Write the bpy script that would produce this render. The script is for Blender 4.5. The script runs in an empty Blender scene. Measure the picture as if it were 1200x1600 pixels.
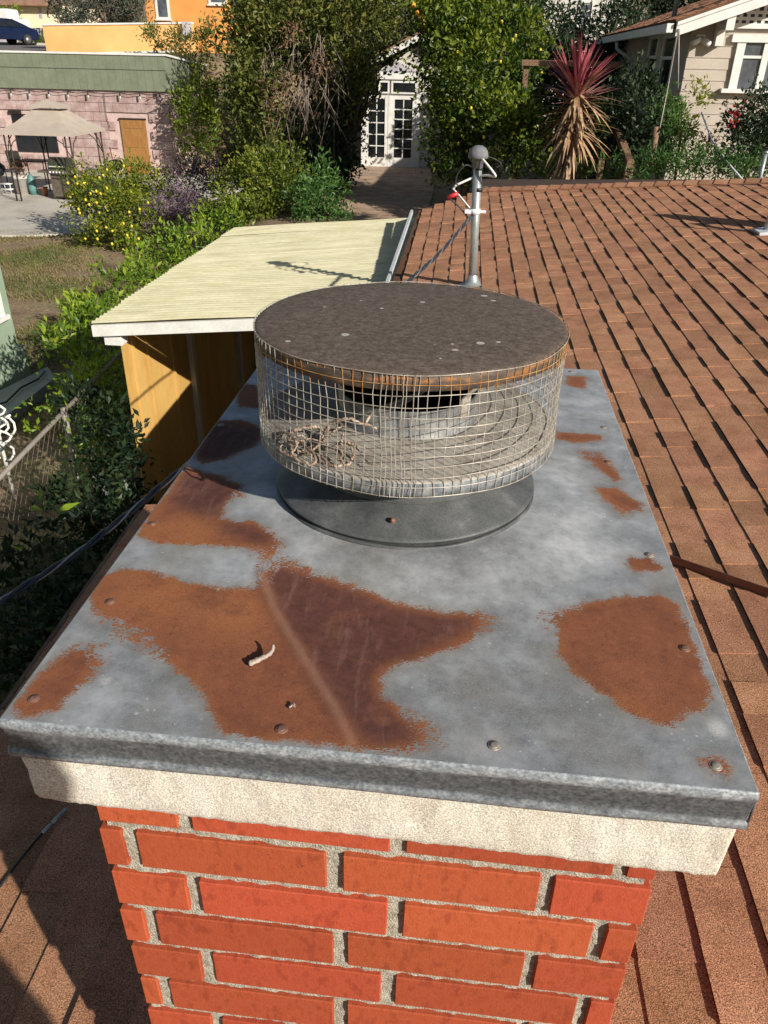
import bpy, math, random
import numpy as np
from mathutils import Vector, Matrix
random.seed(7); rng = np.random.default_rng(7)
SC = bpy.context.scene; COL = SC.collection
R_ = math.radians
# ------------------------------------------------------------ camera, world, sun
ZC = 3.7                                    # height of the chimney's metal cover above the yard
CAM = np.array([0.43589911, -0.52478577, 0.58045609 + ZC])
FW = np.array([-0.08365936, 0.85960557, -0.50406286])
RT = np.array([0.99398212, 0.10788131, 0.01900451])
UP = np.array([-0.07071534, 0.49943957, 0.86345785])
FPX = 1206.17
cd = bpy.data.cameras.new('camera'); cam = bpy.data.objects.new('camera', cd); COL.objects.link(cam)
cam.matrix_world = Matrix(((RT[0], UP[0], -FW[0], CAM[0]), (RT[1], UP[1], -FW[1], CAM[1]), (RT[2], UP[2], -FW[2], CAM[2]), (0, 0, 0, 1)))
cd.sensor_width = 36; cd.lens = FPX / 1600 * 36; cd.clip_start = .02; cd.clip_end = 600
SC.camera = cam
SUN_AZ, SUN_EL = R_(41), R_(25.5)           # azimuth from +x towards -y
sdir = Vector((math.cos(SUN_AZ) * math.cos(SUN_EL), -math.sin(SUN_AZ) * math.cos(SUN_EL), math.sin(SUN_EL)))
w = bpy.data.worlds.new('World'); SC.world = w; w.use_nodes = True
nt = w.node_tree; nt.nodes.clear()
sky = nt.nodes.new('ShaderNodeTexSky'); sky.sky_type = 'NISHITA'; sky.sun_disc = False
sky.sun_elevation = SUN_EL; sky.sun_rotation = math.pi / 2 + SUN_AZ
bg = nt.nodes.new('ShaderNodeBackground'); bg.inputs[1].default_value = .05
ow = nt.nodes.new('ShaderNodeOutputWorld'); nt.links.new(sky.outputs[0], bg.inputs[0]); nt.links.new(bg.outputs[0], ow.inputs[0])
sl = bpy.data.lights.new('sun', 'SUN'); sl.energy = 4.9; sl.angle = R_(.53); sl.color = (1, .93, .82)
so = bpy.data.objects.new('sun', sl); COL.objects.link(so); so.rotation_euler = sdir.to_track_quat('Z', 'Y').to_euler(); so.location = (20, -20, 30)
SC.view_settings.view_transform = 'Standard'; SC.view_settings.look = 'None'; SC.view_settings.exposure = .38; SC.view_settings.gamma = 1
SC.cycles.max_bounces = 6; SC.cycles.transparent_max_bounces = 6

# ------------------------------------------------------------ measuring helpers (a photo pixel's ray met with a real plane)
def ray(x, y):
    d = FW * FPX + RT * (x - 600) + UP * (800 - y); return d / np.linalg.norm(d)
def onz(x, y, z): d = ray(x, y); return CAM + d * (z - CAM[2]) / d[2]
def atY(x, y, Y): d = ray(x, y); return CAM + d * ((Y - CAM[1]) / d[1])
def atX(x, y, X): d = ray(x, y); return CAM + d * ((X - CAM[0]) / d[0])
def onpl(x, y, P0, n): d = ray(x, y); return CAM + d * (((P0 - CAM) @ n) / (d @ n))
def ppm(P): return FPX / ((np.asarray(P) - CAM) @ FW)

# ------------------------------------------------------------ materials
def mat(name, cols, rough=.8, scale=8., detail=5., bump=0., bscale=60., metal=0., contrast=(.35, .65), stretch=(1, 1, 1), spec=.5, rnd=0., fine=None, trans=0., bdist=.01, spots=None):
    m = bpy.data.materials.new(name); m.use_nodes = True; t = m.node_tree; N = t.nodes; L = t.links; b = N['Principled BSDF']
    b.inputs['Roughness'].default_value = rough; b.inputs['Metallic'].default_value = metal; b.inputs['Specular IOR Level'].default_value = spec
    geo = N.new('ShaderNodeNewGeometry'); mp = N.new('ShaderNodeMapping'); mp.inputs['Scale'].default_value = stretch; L.new(geo.outputs['Position'], mp.inputs[0])
    nz = N.new('ShaderNodeTexNoise'); nz.inputs['Scale'].default_value = scale; nz.inputs['Detail'].default_value = detail; nz.inputs['Roughness'].default_value = .6; L.new(mp.outputs[0], nz.inputs['Vector'])
    cr = N.new('ShaderNodeValToRGB'); e = cr.color_ramp
    ps = np.linspace(contrast[0], contrast[1], len(cols))
    while len(e.elements) < len(cols): e.elements.new(.5)
    for i, c in enumerate(cols): e.elements[i].position = ps[i]; e.elements[i].color = (*c, 1)
    if len(cols) == 1:
        for q in e.elements: q.color = (*cols[0], 1)
    L.new(nz.outputs[0], cr.inputs[0]); out = cr.outputs[0]
    if fine:                                  # (scale, dark multiplier, light multiplier)
        n2 = N.new('ShaderNodeTexNoise'); n2.inputs['Scale'].default_value = fine[0]; n2.inputs['Detail'].default_value = 3; L.new(mp.outputs[0], n2.inputs['Vector'])
        mr = N.new('ShaderNodeMapRange'); mr.inputs[1].default_value = .32; mr.inputs[2].default_value = .68; mr.inputs[3].default_value = fine[1]; mr.inputs[4].default_value = fine[2]; L.new(n2.outputs[0], mr.inputs[0])
        mx = N.new('ShaderNodeMix'); mx.data_type = 'RGBA'; mx.blend_type = 'MULTIPLY'; mx.inputs[0].default_value = 1
        L.new(out, mx.inputs[6]); L.new(mr.outputs[0], mx.inputs[7]); out = mx.outputs[2]
    if rnd:
        oi = N.new('ShaderNodeObjectInfo'); at = N.new('ShaderNodeAttribute'); at.attribute_name = 'rnd'
        ad = N.new('ShaderNodeMath'); ad.operation = 'ADD'; L.new(oi.outputs['Random'], ad.inputs[0]); L.new(at.outputs['Fac'], ad.inputs[1])
        fr = N.new('ShaderNodeMath'); fr.operation = 'FRACT'; L.new(ad.outputs[0], fr.inputs[0])
        hs = N.new('ShaderNodeHueSaturation'); mr = N.new('ShaderNodeMapRange'); mr.inputs[3].default_value = 1 - rnd; mr.inputs[4].default_value = 1 + rnd
        L.new(fr.outputs[0], mr.inputs[0]); L.new(mr.outputs[0], hs.inputs['Value'])
        m2 = N.new('ShaderNodeMapRange'); m2.inputs[3].default_value = .5 - rnd * .03; m2.inputs[4].default_value = .5 + rnd * .03
        mm = N.new('ShaderNodeMath'); mm.operation = 'MULTIPLY'; mm.inputs[1].default_value = 7.3; L.new(fr.outputs[0], mm.inputs[0])
        f2 = N.new('ShaderNodeMath'); f2.operation = 'FRACT'; L.new(mm.outputs[0], f2.inputs[0]); L.new(f2.outputs[0], m2.inputs[0]); L.new(m2.outputs[0], hs.inputs['Hue'])
        L.new(out, hs.inputs['Color']); out = hs.outputs[0]
    if spots:                                 # (scale, radius, colour, share of area, strength)
        vo_ = N.new('ShaderNodeTexVoronoi'); vo_.inputs['Scale'].default_value = spots[0]; L.new(mp.outputs[0], vo_.inputs['Vector'])
        n3 = N.new('ShaderNodeTexNoise'); n3.inputs['Scale'].default_value = spots[0] * .45; n3.inputs['Detail'].default_value = 3; L.new(mp.outputs[0], n3.inputs['Vector'])
        m3 = N.new('ShaderNodeMapRange'); m3.inputs[1].default_value = spots[3]; m3.inputs[2].default_value = spots[3] + .14; m3.inputs[4].default_value = spots[1]; L.new(n3.outputs[0], m3.inputs[0])
        lt_ = N.new('ShaderNodeMath'); lt_.operation = 'LESS_THAN'; L.new(vo_.outputs['Distance'], lt_.inputs[0]); L.new(m3.outputs[0], lt_.inputs[1])
        ml_ = N.new('ShaderNodeMath'); ml_.operation = 'MULTIPLY'; ml_.inputs[1].default_value = spots[4]; L.new(lt_.outputs[0], ml_.inputs[0])
        mx = N.new('ShaderNodeMix'); mx.data_type = 'RGBA'; L.new(ml_.outputs[0], mx.inputs[0]); L.new(out, mx.inputs[6]); mx.inputs[7].default_value = (*spots[2], 1); out = mx.outputs[2]
    L.new(out, b.inputs['Base Color'])
    if bump:
        nb = N.new('ShaderNodeTexNoise'); nb.inputs['Scale'].default_value = bscale; nb.inputs['Detail'].default_value = 4; L.new(mp.outputs[0], nb.inputs['Vector'])
        bp = N.new('ShaderNodeBump'); bp.inputs['Strength'].default_value = bump; bp.inputs['Distance'].default_value = bdist; L.new(nb.outputs[0], bp.inputs['Height']); L.new(bp.outputs[0], b.inputs['Normal'])
    return m

def leafmat(name, cols, rough=.45, tr=.35):
    """leaves: each leaf's own tone from the face attribute 'rnd', a little light coming through"""
    m = bpy.data.materials.new(name); m.use_nodes = True; t = m.node_tree; N = t.nodes; L = t.links; b = N['Principled BSDF']
    at = N.new('ShaderNodeAttribute'); at.attribute_name = 'rnd'
    cr = N.new('ShaderNodeValToRGB'); e = cr.color_ramp
    while len(e.elements) < len(cols): e.elements.new(.5)
    for i, c in enumerate(cols): e.elements[i].position = i / (len(cols) - 1); e.elements[i].color = (*c, 1)
    L.new(at.outputs['Fac'], cr.inputs[0]); L.new(cr.outputs[0], b.inputs['Base Color'])
    b.inputs['Roughness'].default_value = rough; b.inputs['Specular IOR Level'].default_value = .4
    tl = N.new('ShaderNodeBsdfTranslucent'); mx = N.new('ShaderNodeMixShader'); mx.inputs[0].default_value = tr
    hs = N.new('ShaderNodeHueSaturation'); hs.inputs['Hue'].default_value = .485; hs.inputs['Value'].default_value = 1.5; L.new(cr.outputs[0], hs.inputs['Color']); L.new(hs.outputs[0], tl.inputs[0])
    L.new(b.outputs[0], mx.inputs[1]); L.new(tl.outputs[0], mx.inputs[2]); L.new(mx.outputs[0], N['Material Output'].inputs[0])
    return m

# ------------------------------------------------------------ mesh helpers
class MB:
    def __init__(s): s.v = []; s.f = []; s.sm = []; s.r = []
    def add(s, vs, fs, smooth=False, r=0.):
        o = len(s.v); s.v += [tuple(map(float, p)) for p in vs]; s.f += [tuple(i + o for i in f) for f in fs]; s.sm += [smooth] * len(fs); s.r += [r] * len(fs); return s
    def box(s, c, d, rot=None, r=0.):
        """box by centre and full size; rot = 3x3"""
        hx, hy, hz = d[0] / 2, d[1] / 2, d[2] / 2
        P = np.array([(sx * hx, sy * hy, sz * hz) for sz in (-1, 1) for sy in (-1, 1) for sx in (-1, 1)])
        if rot is not None: P = P @ np.asarray(rot).T
        return s.add(P + np.asarray(c), [(0, 2, 3, 1), (4, 5, 7, 6), (0, 1, 5, 4), (2, 6, 7, 3), (0, 4, 6, 2), (1, 3, 7, 5)], r=r)
    def span(s, a, b): a = np.minimum(a, b) * 1., np.maximum(a, b) * 1.; return s.box((a[0] + a[1]) / 2, a[1] - a[0])
    def tube(s, pts, r, n=8, cap=True, smooth=True):
        P = [np.asarray(p, float) for p in pts]; k = len(P); rr = r if hasattr(r, '__len__') else [r] * k
        vs = []; prev = None
        for i in range(k):
            t = P[min(i + 1, k - 1)] - P[max(i - 1, 0)]; t /= (np.linalg.norm(t) + 1e-12)
            if prev is None: a = np.cross(t, (0, 0, 1) if abs(t[2]) < .9 else (1, 0, 0))
            else: a = prev - t * (prev @ t)
            a /= (np.linalg.norm(a) + 1e-12); prev = a; b = np.cross(t, a)
            for j in range(n):
                q = 2 * math.pi * j / n; vs.append(P[i] + rr[i] * (a * math.cos(q) + b * math.sin(q)))
        fs = [(i * n + j, i * n + (j + 1) % n, (i + 1) * n + (j + 1) % n, (i + 1) * n + j) for i in range(k - 1) for j in range(n)]
        if cap: fs += [tuple(range(n))[::-1], tuple((k - 1) * n + j for j in range(n))]
        return s.add(vs, fs, smooth)
    def ring(s, c, R, r, n=96, m=5, jit=0.):
        vs = []
        for i in range(n):
            q = 2 * math.pi * i / n; z = jit * math.sin(q * 5 + R * 50 + c[2] * 90)
            for j in range(m):
                u = 2 * math.pi * j / m; vs.append((c[0] + (R + r * math.cos(u)) * math.cos(q), c[1] + (R + r * math.cos(u)) * math.sin(q), c[2] + z + r * math.sin(u)))
        fs = [(i * m + j, ((i + 1) % n) * m + j, ((i + 1) % n) * m + (j + 1) % m, i * m + (j + 1) % m) for i in range(n) for j in range(m)]
        return s.add(vs, fs, True)
    def lathe(s, c, prof, n=64, smooth=True):
        """prof: (radius, z) pairs"""
        vs = []; k = len(prof)
        for i in range(n):
            q = 2 * math.pi * i / n
            for (r, z) in prof: vs.append((c[0] + r * math.cos(q), c[1] + r * math.sin(q), c[2] + z))
        fs = [(i * k + j, ((i + 1) % n) * k + j, ((i + 1) % n) * k + j + 1, i * k + j + 1) for i in range(n) for j in range(k - 1)]
        return s.add(vs, fs, smooth)
    def prism(s, poly, off):
        """closed polygon (3-D points) pushed along off"""
        n = len(poly); P = [np.asarray(p, float) for p in poly]; Q = [p + np.asarray(off, float) for p in P]
        return s.add(P + Q, [tuple(range(n))[::-1], tuple(range(n, 2 * n))] + [(i, (i + 1) % n, n + (i + 1) % n, n + i) for i in range(n)])
    def build(s, name, m, parent=None, bevel=0., label=None, kind=None):
        me = bpy.data.meshes.new(name); off = np.zeros(3)
        if parent is not None: off = np.array(parent.get('_base', (0, 0, 0)), float)
        vv = [tuple(np.array(v) - off) for v in s.v] if parent is not None else s.v
        me.from_pydata(vv, [], s.f); me.update()
        me.polygons.foreach_set('use_smooth', s.sm)
        if any(s.r): a = me.attributes.new('rnd', 'FLOAT', 'FACE'); a.data.foreach_set('value', s.r)
        me.materials.append(m); o = bpy.data.objects.new(name, me); COL.objects.link(o)
        if parent is not None: o.parent = parent; o['_base'] = tuple(off)
        if bevel: b = o.modifiers.new('bevel', 'BEVEL'); b.width = bevel; b.segments = 2; b.limit_method = 'ANGLE'; b.angle_limit = R_(40)
        if label: o['label'] = label
        if kind: o['kind'] = kind
        return o
def tag(o, label, cat, group=None, kind=None):
    if kind: o['kind'] = kind
    if label: o['label'] = label
    if cat: o['category'] = cat
    if group: o['group'] = group
    return o
def thing(name, label, cat, loc, group=None):
    o = bpy.data.objects.new(name, None); COL.objects.link(o); o.location = tuple(map(float, loc)); o['_base'] = tuple(map(float, loc)); o.empty_display_size = .2
    return tag(o, label, cat, group)
def inst(me, name, parent, loc, rot=None):
    o = bpy.data.objects.new(name, me); COL.objects.link(o); b = np.array(parent['_base'])
    o.parent = parent; o['_base'] = tuple(b)
    p = np.asarray(loc, float) - b
    if rot is None: o.location = p
    else:
        M = Matrix([list(r) for r in np.asarray(rot)]).to_4x4(); M.translation = Vector(p); o.matrix_local = M
    return o
def fastmesh(name, V, F, m, rndv=None, smooth=False):
    """big numpy mesh, quads"""
    me = bpy.data.meshes.new(name); nv, nf = len(V), len(F); k = F.shape[1]
    me.vertices.add(nv); me.vertices.foreach_set('co', np.ascontiguousarray(V, np.float32).ravel())
    me.loops.add(nf * k); me.loops.foreach_set('vertex_index', np.ascontiguousarray(F, np.int32).ravel())
    me.polygons.add(nf); me.polygons.foreach_set('loop_start', np.arange(0, nf * k, k, dtype=np.int32)); me.polygons.foreach_set('loop_total', np.full(nf, k, np.int32))
    me.polygons.foreach_set('use_smooth', np.full(nf, smooth, bool))
    me.update(calc_edges=True)
    if rndv is not None: a = me.attributes.new('rnd', 'FLOAT', 'FACE'); a.data.foreach_set('value', np.ascontiguousarray(rndv, np.float32))
    me.materials.append(m); return me

def leaves(blobs, dens, L, Wd, base=(0, 0, 0), upb=.35, droop=0., hue=(0, 1), lump=.28, name='crown', m=None, parent=None, shell=.55):
    """leaf cloud: blobs = (centre, (rx,ry,rz)); clumps of small folded leaves over and inside lumpy ellipsoids"""
    Vs, Fs, Rs = [], [], []; n0 = 0
    for (c, rad) in blobs:
        c = np.asarray(c, float); rad = np.asarray(rad, float)
        area = 4 * math.pi * ((rad[0] * rad[1]) ** 1.6 / 3 + (rad[0] * rad[2]) ** 1.6 / 3 + (rad[1] * rad[2]) ** 1.6 / 3) ** (1 / 1.6)
        n = int(dens * area / (L * Wd)); nc = max(6, int(n / 26))
        d = rng.normal(size=(nc, 3)); d /= np.linalg.norm(d, axis=1)[:, None]
        rr = (shell + (1 - shell) * rng.random(nc) ** .6) * (1 + lump * rng.normal(size=nc) * .55)
        cc = d * rr[:, None] * rad
        tone = rng.random(nc)
        idx = rng.integers(0, nc, n); cr_ = min(rad) * .2 + L
        p = cc[idx] + rng.normal(size=(n, 3)) * cr_ * .55
        out = p / rad; out /= (np.linalg.norm(out, axis=1)[:, None] + 1e-9)
        ax = out * .55 + rng.normal(size=(n, 3)) * .75; ax[:, 2] += upb - droop; ax /= np.linalg.norm(ax, axis=1)[:, None]
        nn = np.cross(ax, rng.normal(size=(n, 3)) + out * .2); nn /= (np.linalg.norm(nn, axis=1)[:, None] + 1e-9)
        nrm = np.cross(nn, ax); s = (.65 + .7 * rng.random(n))[:, None]
        P = p + c
        v0 = P; v1 = P + ax * L * s * .45 + nn * Wd * s * .5 + nrm * L * .08; v2 = P + ax * L * s - nrm * L * .1; v3 = P + ax * L * s * .45 - nn * Wd * s * .5 + nrm * L * .08
        V = np.stack([v0, v1, v2, v3], 1).reshape(-1, 3)
        k = np.arange(n) * 4 + n0
        F = np.stack([k, k + 1, k + 2, k + 3], 1); n0 += n * 4
        t = np.clip(.62 * tone[idx] + .38 * rng.random(n) + .12 * (p[:, 2] / rad[2]), 0, 1); t = hue[0] + (hue[1] - hue[0]) * t
        Vs.append(V); Fs.append(F); Rs.append(t)
    V = np.concatenate(Vs); F = np.concatenate(Fs); R = np.concatenate(Rs)
    if parent is not None: V = V - np.array(parent['_base'])
    me = fastmesh(name, V, F, m, R); o = bpy.data.objects.new(name, me); COL.objects.link(o)
    if parent is not None: o.parent = parent; o['_base'] = tuple(parent['_base'])
    return o
def blobpx(x, y, Y, rx, ry=None, depth=None):
    """an ellipsoid whose centre is seen at x, y and stands at depth Y; radii in photo pixels"""
    ry = ry or rx; P = atY(x, y, Y); k = ppm(P); return (P, (rx / k, (depth or min(rx, ry * 1.3) / k), ry / k))
def limbs(mb, base, top, r, spread, n=6, rs=None):
    rs = rs or random.Random(3); base = np.asarray(base, float); top = np.asarray(top, float); H = np.linalg.norm(top - base)
    mid = base + (top - base) * .45 + np.array([rs.uniform(-.05, .05) * H, rs.uniform(-.05, .05) * H, 0])
    mb.tube([base - np.array([0, 0, .3]), base + (mid - base) * .4, mid], [r * 1.25, r, r * .8], 7)
    for i in range(n):
        a = 2 * math.pi * i / n + rs.uniform(-.4, .4); e = top + np.array([math.cos(a), math.sin(a), 0]) * spread * rs.uniform(.5, 1) + np.array([0, 0, rs.uniform(-.3, .1) * H * .4])
        s0 = base + (mid - base) * rs.uniform(.75, 1.0); c = (s0 + e) / 2 + np.array([0, 0, H * .06])
        mb.tube([s0, c, e], [r * .6, r * .38, r * .08], 5)
        for k in range(3):
            q = c + (e - c) * rs.uniform(.1, .7); g = q + np.array([rs.uniform(-1, 1), rs.uniform(-1, 1), rs.uniform(.1, .8)]) * spread * .4
            mb.tube([q, (q + g) / 2 + np.array([0, 0, .03]), g], [r * .25, r * .16, r * .05], 4)

# materials
M = {}
M['brick'] = mat('brick_red', [(.31, .056, .024), (.41, .082, .034), (.37, .068, .028)], .8, 45, 6, bump=.25, bscale=260, spec=.25, rnd=.15, stretch=(1.6, 1, .8), fine=(700, .82, 1.1), bdist=.002, spots=(95, .17, (.10, .03, .018), .53, .7))
M['mortar'] = mat('mortar', [(.30, .28, .22), (.46, .43, .35), (.56, .53, .45)], .95, 120, 6, bump=.9, bscale=420, fine=(900, .6, 1.15), bdist=.004)
M['crown'] = mat('concrete_crown', [(.62, .56, .46), (.72, .67, .58), (.78, .74, .66)], .95, 14, 8, bump=.45, bscale=600, fine=(520, .5, 1.18), bdist=.002)
M['galv'] = mat('galvanized_flange', [(.11, .125, .14), (.145, .16, .175), (.18, .195, .21), (.24, .25, .26)], .5, 110, 10, metal=.15, contrast=(.33, .7), stretch=(.8, 1, 1), fine=(330, .6, 1.35), bump=.12, bscale=90, bdist=.003)
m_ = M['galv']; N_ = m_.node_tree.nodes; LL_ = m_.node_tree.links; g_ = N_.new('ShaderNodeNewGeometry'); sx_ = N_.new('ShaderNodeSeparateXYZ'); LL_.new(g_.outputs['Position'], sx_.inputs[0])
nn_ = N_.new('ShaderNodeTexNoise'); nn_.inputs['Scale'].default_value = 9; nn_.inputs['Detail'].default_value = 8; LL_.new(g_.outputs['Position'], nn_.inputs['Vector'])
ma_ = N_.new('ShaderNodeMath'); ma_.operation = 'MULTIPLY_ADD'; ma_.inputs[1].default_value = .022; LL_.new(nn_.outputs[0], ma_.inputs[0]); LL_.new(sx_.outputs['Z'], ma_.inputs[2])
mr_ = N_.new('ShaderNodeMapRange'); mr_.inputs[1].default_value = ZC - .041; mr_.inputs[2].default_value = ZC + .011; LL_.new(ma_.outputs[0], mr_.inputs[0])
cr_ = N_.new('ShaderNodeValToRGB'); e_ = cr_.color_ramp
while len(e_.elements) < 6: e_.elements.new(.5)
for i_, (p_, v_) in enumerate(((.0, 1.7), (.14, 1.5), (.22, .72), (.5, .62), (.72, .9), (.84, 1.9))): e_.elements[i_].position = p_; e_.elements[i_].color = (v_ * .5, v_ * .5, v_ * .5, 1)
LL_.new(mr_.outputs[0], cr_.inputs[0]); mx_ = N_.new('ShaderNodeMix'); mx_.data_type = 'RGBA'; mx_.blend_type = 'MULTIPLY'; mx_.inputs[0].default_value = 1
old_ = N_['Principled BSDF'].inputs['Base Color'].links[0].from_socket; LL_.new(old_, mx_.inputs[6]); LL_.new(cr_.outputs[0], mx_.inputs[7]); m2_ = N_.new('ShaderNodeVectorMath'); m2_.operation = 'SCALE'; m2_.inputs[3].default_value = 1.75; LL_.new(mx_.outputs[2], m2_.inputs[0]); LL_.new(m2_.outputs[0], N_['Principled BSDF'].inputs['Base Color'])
M['pan'] = mat('galvanized_pan', [(.24, .22, .19), (.34, .315, .275), (.42, .395, .35)], .7, 24, 7, metal=.0, spec=.3, fine=(260, .85, 1.12), bump=.1, bscale=70, bdist=.003)
M['panrim'] = mat('galvanized_rim', [(.12, .14, .16), (.26, .29, .32), (.45, .46, .46)], .5, 60, 7, metal=.4, fine=(300, .8, 1.15))
M['collar'] = mat('dull_storm_collar', [(.06, .066, .07), (.105, .11, .112), (.22, .23, .23)], .6, 16, 9, metal=.3, contrast=(.33, .78), fine=(380, .85, 1.25), bump=.12, bscale=60, bdist=.003)
M['collargrey'] = mat('grey_inner_collar', [(.10, .105, .11), (.17, .175, .18), (.26, .265, .26)], .6, 30, 7, metal=.2, fine=(260, .85, 1.12))
M['flue'] = mat('sooty_flue', [(.006, .006, .006), (.014, .013, .012)], .95, 30, 3)
M['lid'] = mat('weathered_brown_lid', [(.085, .064, .05), (.118, .09, .072), (.155, .122, .10)], .7, 110, 8, metal=.0, spec=.3, fine=(300, .75, 1.25), bump=.18, bscale=160, bdist=.002, spots=(34, .2, (.5, .48, .45), .5, .8))
M['lidrim'] = mat('rusty_rim', [(.07, .055, .045), (.12, .09, .07), (.36, .15, .04)], .7, 30, 6, metal=.2, contrast=(.4, .68), stretch=(1, 1, 3), fine=(200, .8, 1.2))
M['wire'] = mat('galvanized_wire', [(.30, .26, .21), (.46, .42, .36), (.60, .57, .51)], .45, 50, 4, metal=.4)
M['wire_rust'] = mat('rusty_wire', [(.30, .12, .03), (.45, .22, .06), (.5, .36, .2)], .6, 50, 4, metal=.2)
M['twig'] = mat('dry_twig', [(.2, .13, .09), (.34, .24, .18), (.5, .42, .34)], .9, 90, 4, bump=.4, bscale=300)
M['twigpale'] = mat('pale_twig', [(.28, .21, .17), (.5, .42, .37)], .9, 120, 4, bump=.4, bscale=300)
M['screw'] = mat('rusty_screw', [(.16, .075, .045), (.27, .15, .11)], .7, 200, 4, metal=.3)
M['screwgrey'] = mat('grey_screw', [(.24, .2, .17), (.38, .34, .3)], .6, 200, 4, metal=.4)
M['shingle'] = mat('asphalt_shingle', [(.28, .13, .07), (.43, .212, .12), (.51, .27, .16)], .95, 9, 6, bump=.9, bscale=420, contrast=(.2, .8), rnd=.17, fine=(300, .34, 1.6), bdist=.003, spec=.25)
M['shingle_edge'] = mat('asphalt_cut_edge', [(.03, .02, .015), (.06, .04, .028)], .95, 20, 3, spec=.1)
M['deck'] = mat('shingle_underlay', [(.12, .06, .035), (.17, .085, .05)], .95, 20, 4, spec=.2)
M['flatroof'] = mat('brown_roll_roofing', [(.075, .05, .042), (.10, .068, .056)], .95, 6, 5, fine=(200, .8, 1.15), spec=.2)
M['white'] = mat('white_paint', [(.66, .65, .62), (.78, .77, .74)], .6, 5, 6, fine=(60, .92, 1.03))
M['whitemetal'] = mat('white_drip_metal', [(.55, .58, .62), (.7, .72, .75)], .5, 9, 4)
M['conduit'] = mat('galvanized_conduit', [(.30, .33, .34), (.42, .45, .46)], .42, 18, 5, metal=.5, fine=(90, .85, 1.08))
M['weatherhead'] = mat('weatherhead_cast_metal', [(.14, .145, .16), (.2, .205, .22)], .8, 30, 4, metal=.0, spec=.2)
M['black'] = mat('black_rubber', [(.012, .013, .016), (.03, .032, .038)], .5, 30, 3)
M['cable'] = mat('service_cable_sheath', [(.018, .024, .04), (.035, .045, .07)], .4, 30, 3)
M['bare'] = mat('bare_aluminium_strand', [(.3, .3, .3), (.42, .42, .42)], .4, 80, 3, metal=.7)
M['red'] = mat('red_connector', [(.5, .02, .03), (.6, .04, .05)], .4, 30, 2)
M['corr'] = mat('corrugated_fibreglass', [(.50, .465, .30), (.58, .545, .365), (.64, .60, .43)], .55, 2.2, 6, stretch=(1, 3, 1), fine=(25, .93, 1.05))
M['ply'] = mat('ochre_plywood', [(.50, .29, .08), (.58, .35, .10), (.62, .385, .12)], .75, 3, 5, stretch=(1, 1, .35), fine=(30, .93, 1.04))
M['stud'] = mat('bare_stud_wood', [(.50, .44, .34), (.62, .56, .45)], .85, 14, 5, stretch=(3, 3, .4))
M['wood'] = mat('brown_weathered_wood', [(.10, .055, .03), (.19, .11, .065), (.25, .16, .10)], .85, 12, 6, stretch=(3, 1, 3))
M['door'] = mat('orange_brown_door', [(.26, .12, .035), (.38, .19, .055)], .6, 7, 4, stretch=(3, 3, .4))
M['pink'] = mat('pink_block_wall', [(.32, .215, .195), (.40, .285, .265), (.49, .385, .365)], .9, 3.5, 8, rnd=.07, fine=(30, .9, 1.08), bump=.3, bscale=40)
M['pinkmortar'] = mat('pink_mortar', [(.50, .35, .32), (.6, .46, .43)], .95, 6, 5)
M['green'] = mat('sage_green_siding', [(.16, .185, .125), (.20, .225, .155)], .8, 2.2, 6, fine=(12, .93, 1.05))
M['greenstucco'] = mat('pale_green_stucco', [(.24, .32, .23), (.29, .37, .27)], .9, 3, 7, fine=(60, .93, 1.05), bump=.4, bscale=60)
M['canvas'] = mat('taupe_canopy_cloth', [(.40, .34, .285), (.46, .395, .33)], .85, 3, 5, fine=(60, .96, 1.03))
M['bronze'] = mat('dark_bronze_metal', [(.03, .022, .018), (.05, .038, .03)], .5, 10, 3, metal=.4)
M['steel'] = mat('grill_steel', [(.16, .13, .105), (.24, .2, .165)], .38, 8, 4, metal=.6)
M['steelhood'] = mat('grill_hood', [(.09, .09, .07), (.13, .13, .10)], .35, 8, 4, metal=.6)
M['chrome'] = mat('bright_knob', [(.75, .75, .75), (.85, .85, .85)], .3, 8, 2, metal=.3)
M['pot'] = mat('pale_planter', [(.45, .42, .38), (.56, .53, .49)], .85, 8, 5)
M['terra'] = mat('terracotta', [(.36, .15, .08), (.42, .19, .11)], .85, 8, 4)
M['teal'] = mat('teal_plastic', [(.08, .20, .19), (.12, .27, .25)], .5, 8, 4)
M['patio'] = mat('patio_concrete', [(.42, .385, .33), (.52, .485, .42), (.57, .53, .465)], .9, .8, 8, fine=(14, .92, 1.05))
M['darkglass'] = mat('dark_window_glass', [(.008, .010, .014), (.015, .018, .022)], .12, 3, 2, spec=.6)
M['glass'] = mat('curtained_window_glass', [(.055, .065, .08), (.13, .145, .165)], .12, 2.5, 3, spec=.6)
M['asphalt'] = mat('asphalt', [(.14, .125, .12), (.18, .165, .155)], .95, 1.2, 6)
M['orange'] = mat('orange_stucco', [(.68, .29, .075), (.76, .35, .10)], .9, 1.3, 6, fine=(20, .95, 1.04))
M['peach'] = mat('pale_orange_stucco', [(.74, .40, .14), (.80, .47, .19)], .9, 1.0, 6, fine=(20, .95, 1.04))
M['cream'] = mat('cream_stucco', [(.80, .68, .46), (.84, .74, .54)], .9, 1.0, 5)
M['greywall'] = mat('grey_block_wall', [(.38, .36, .40), (.46, .44, .48)], .9, 1.0, 5)
M['tileroof'] = mat('brown_roof_tile', [(.22, .12, .08), (.33, .19, .13)], .9, 3, 5)
M['siding'] = mat('beige_clapboard', [(.43, .375, .315), (.50, .44, .375)], .8, 2.2, 6, rnd=.04, fine=(30, .95, 1.04))
M['palesiding'] = mat('pale_siding', [(.5, .47, .42), (.6, .57, .52)], .8, 2.2, 6, rnd=.04)
M['gravel'] = mat('dry_path', [(.30, .2, .13), (.42, .29, .2), (.5, .36, .25)], .98, 3, 8, fine=(22, .75, 1.2), bump=.5, bscale=30)
M['dirtground'] = None
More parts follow.
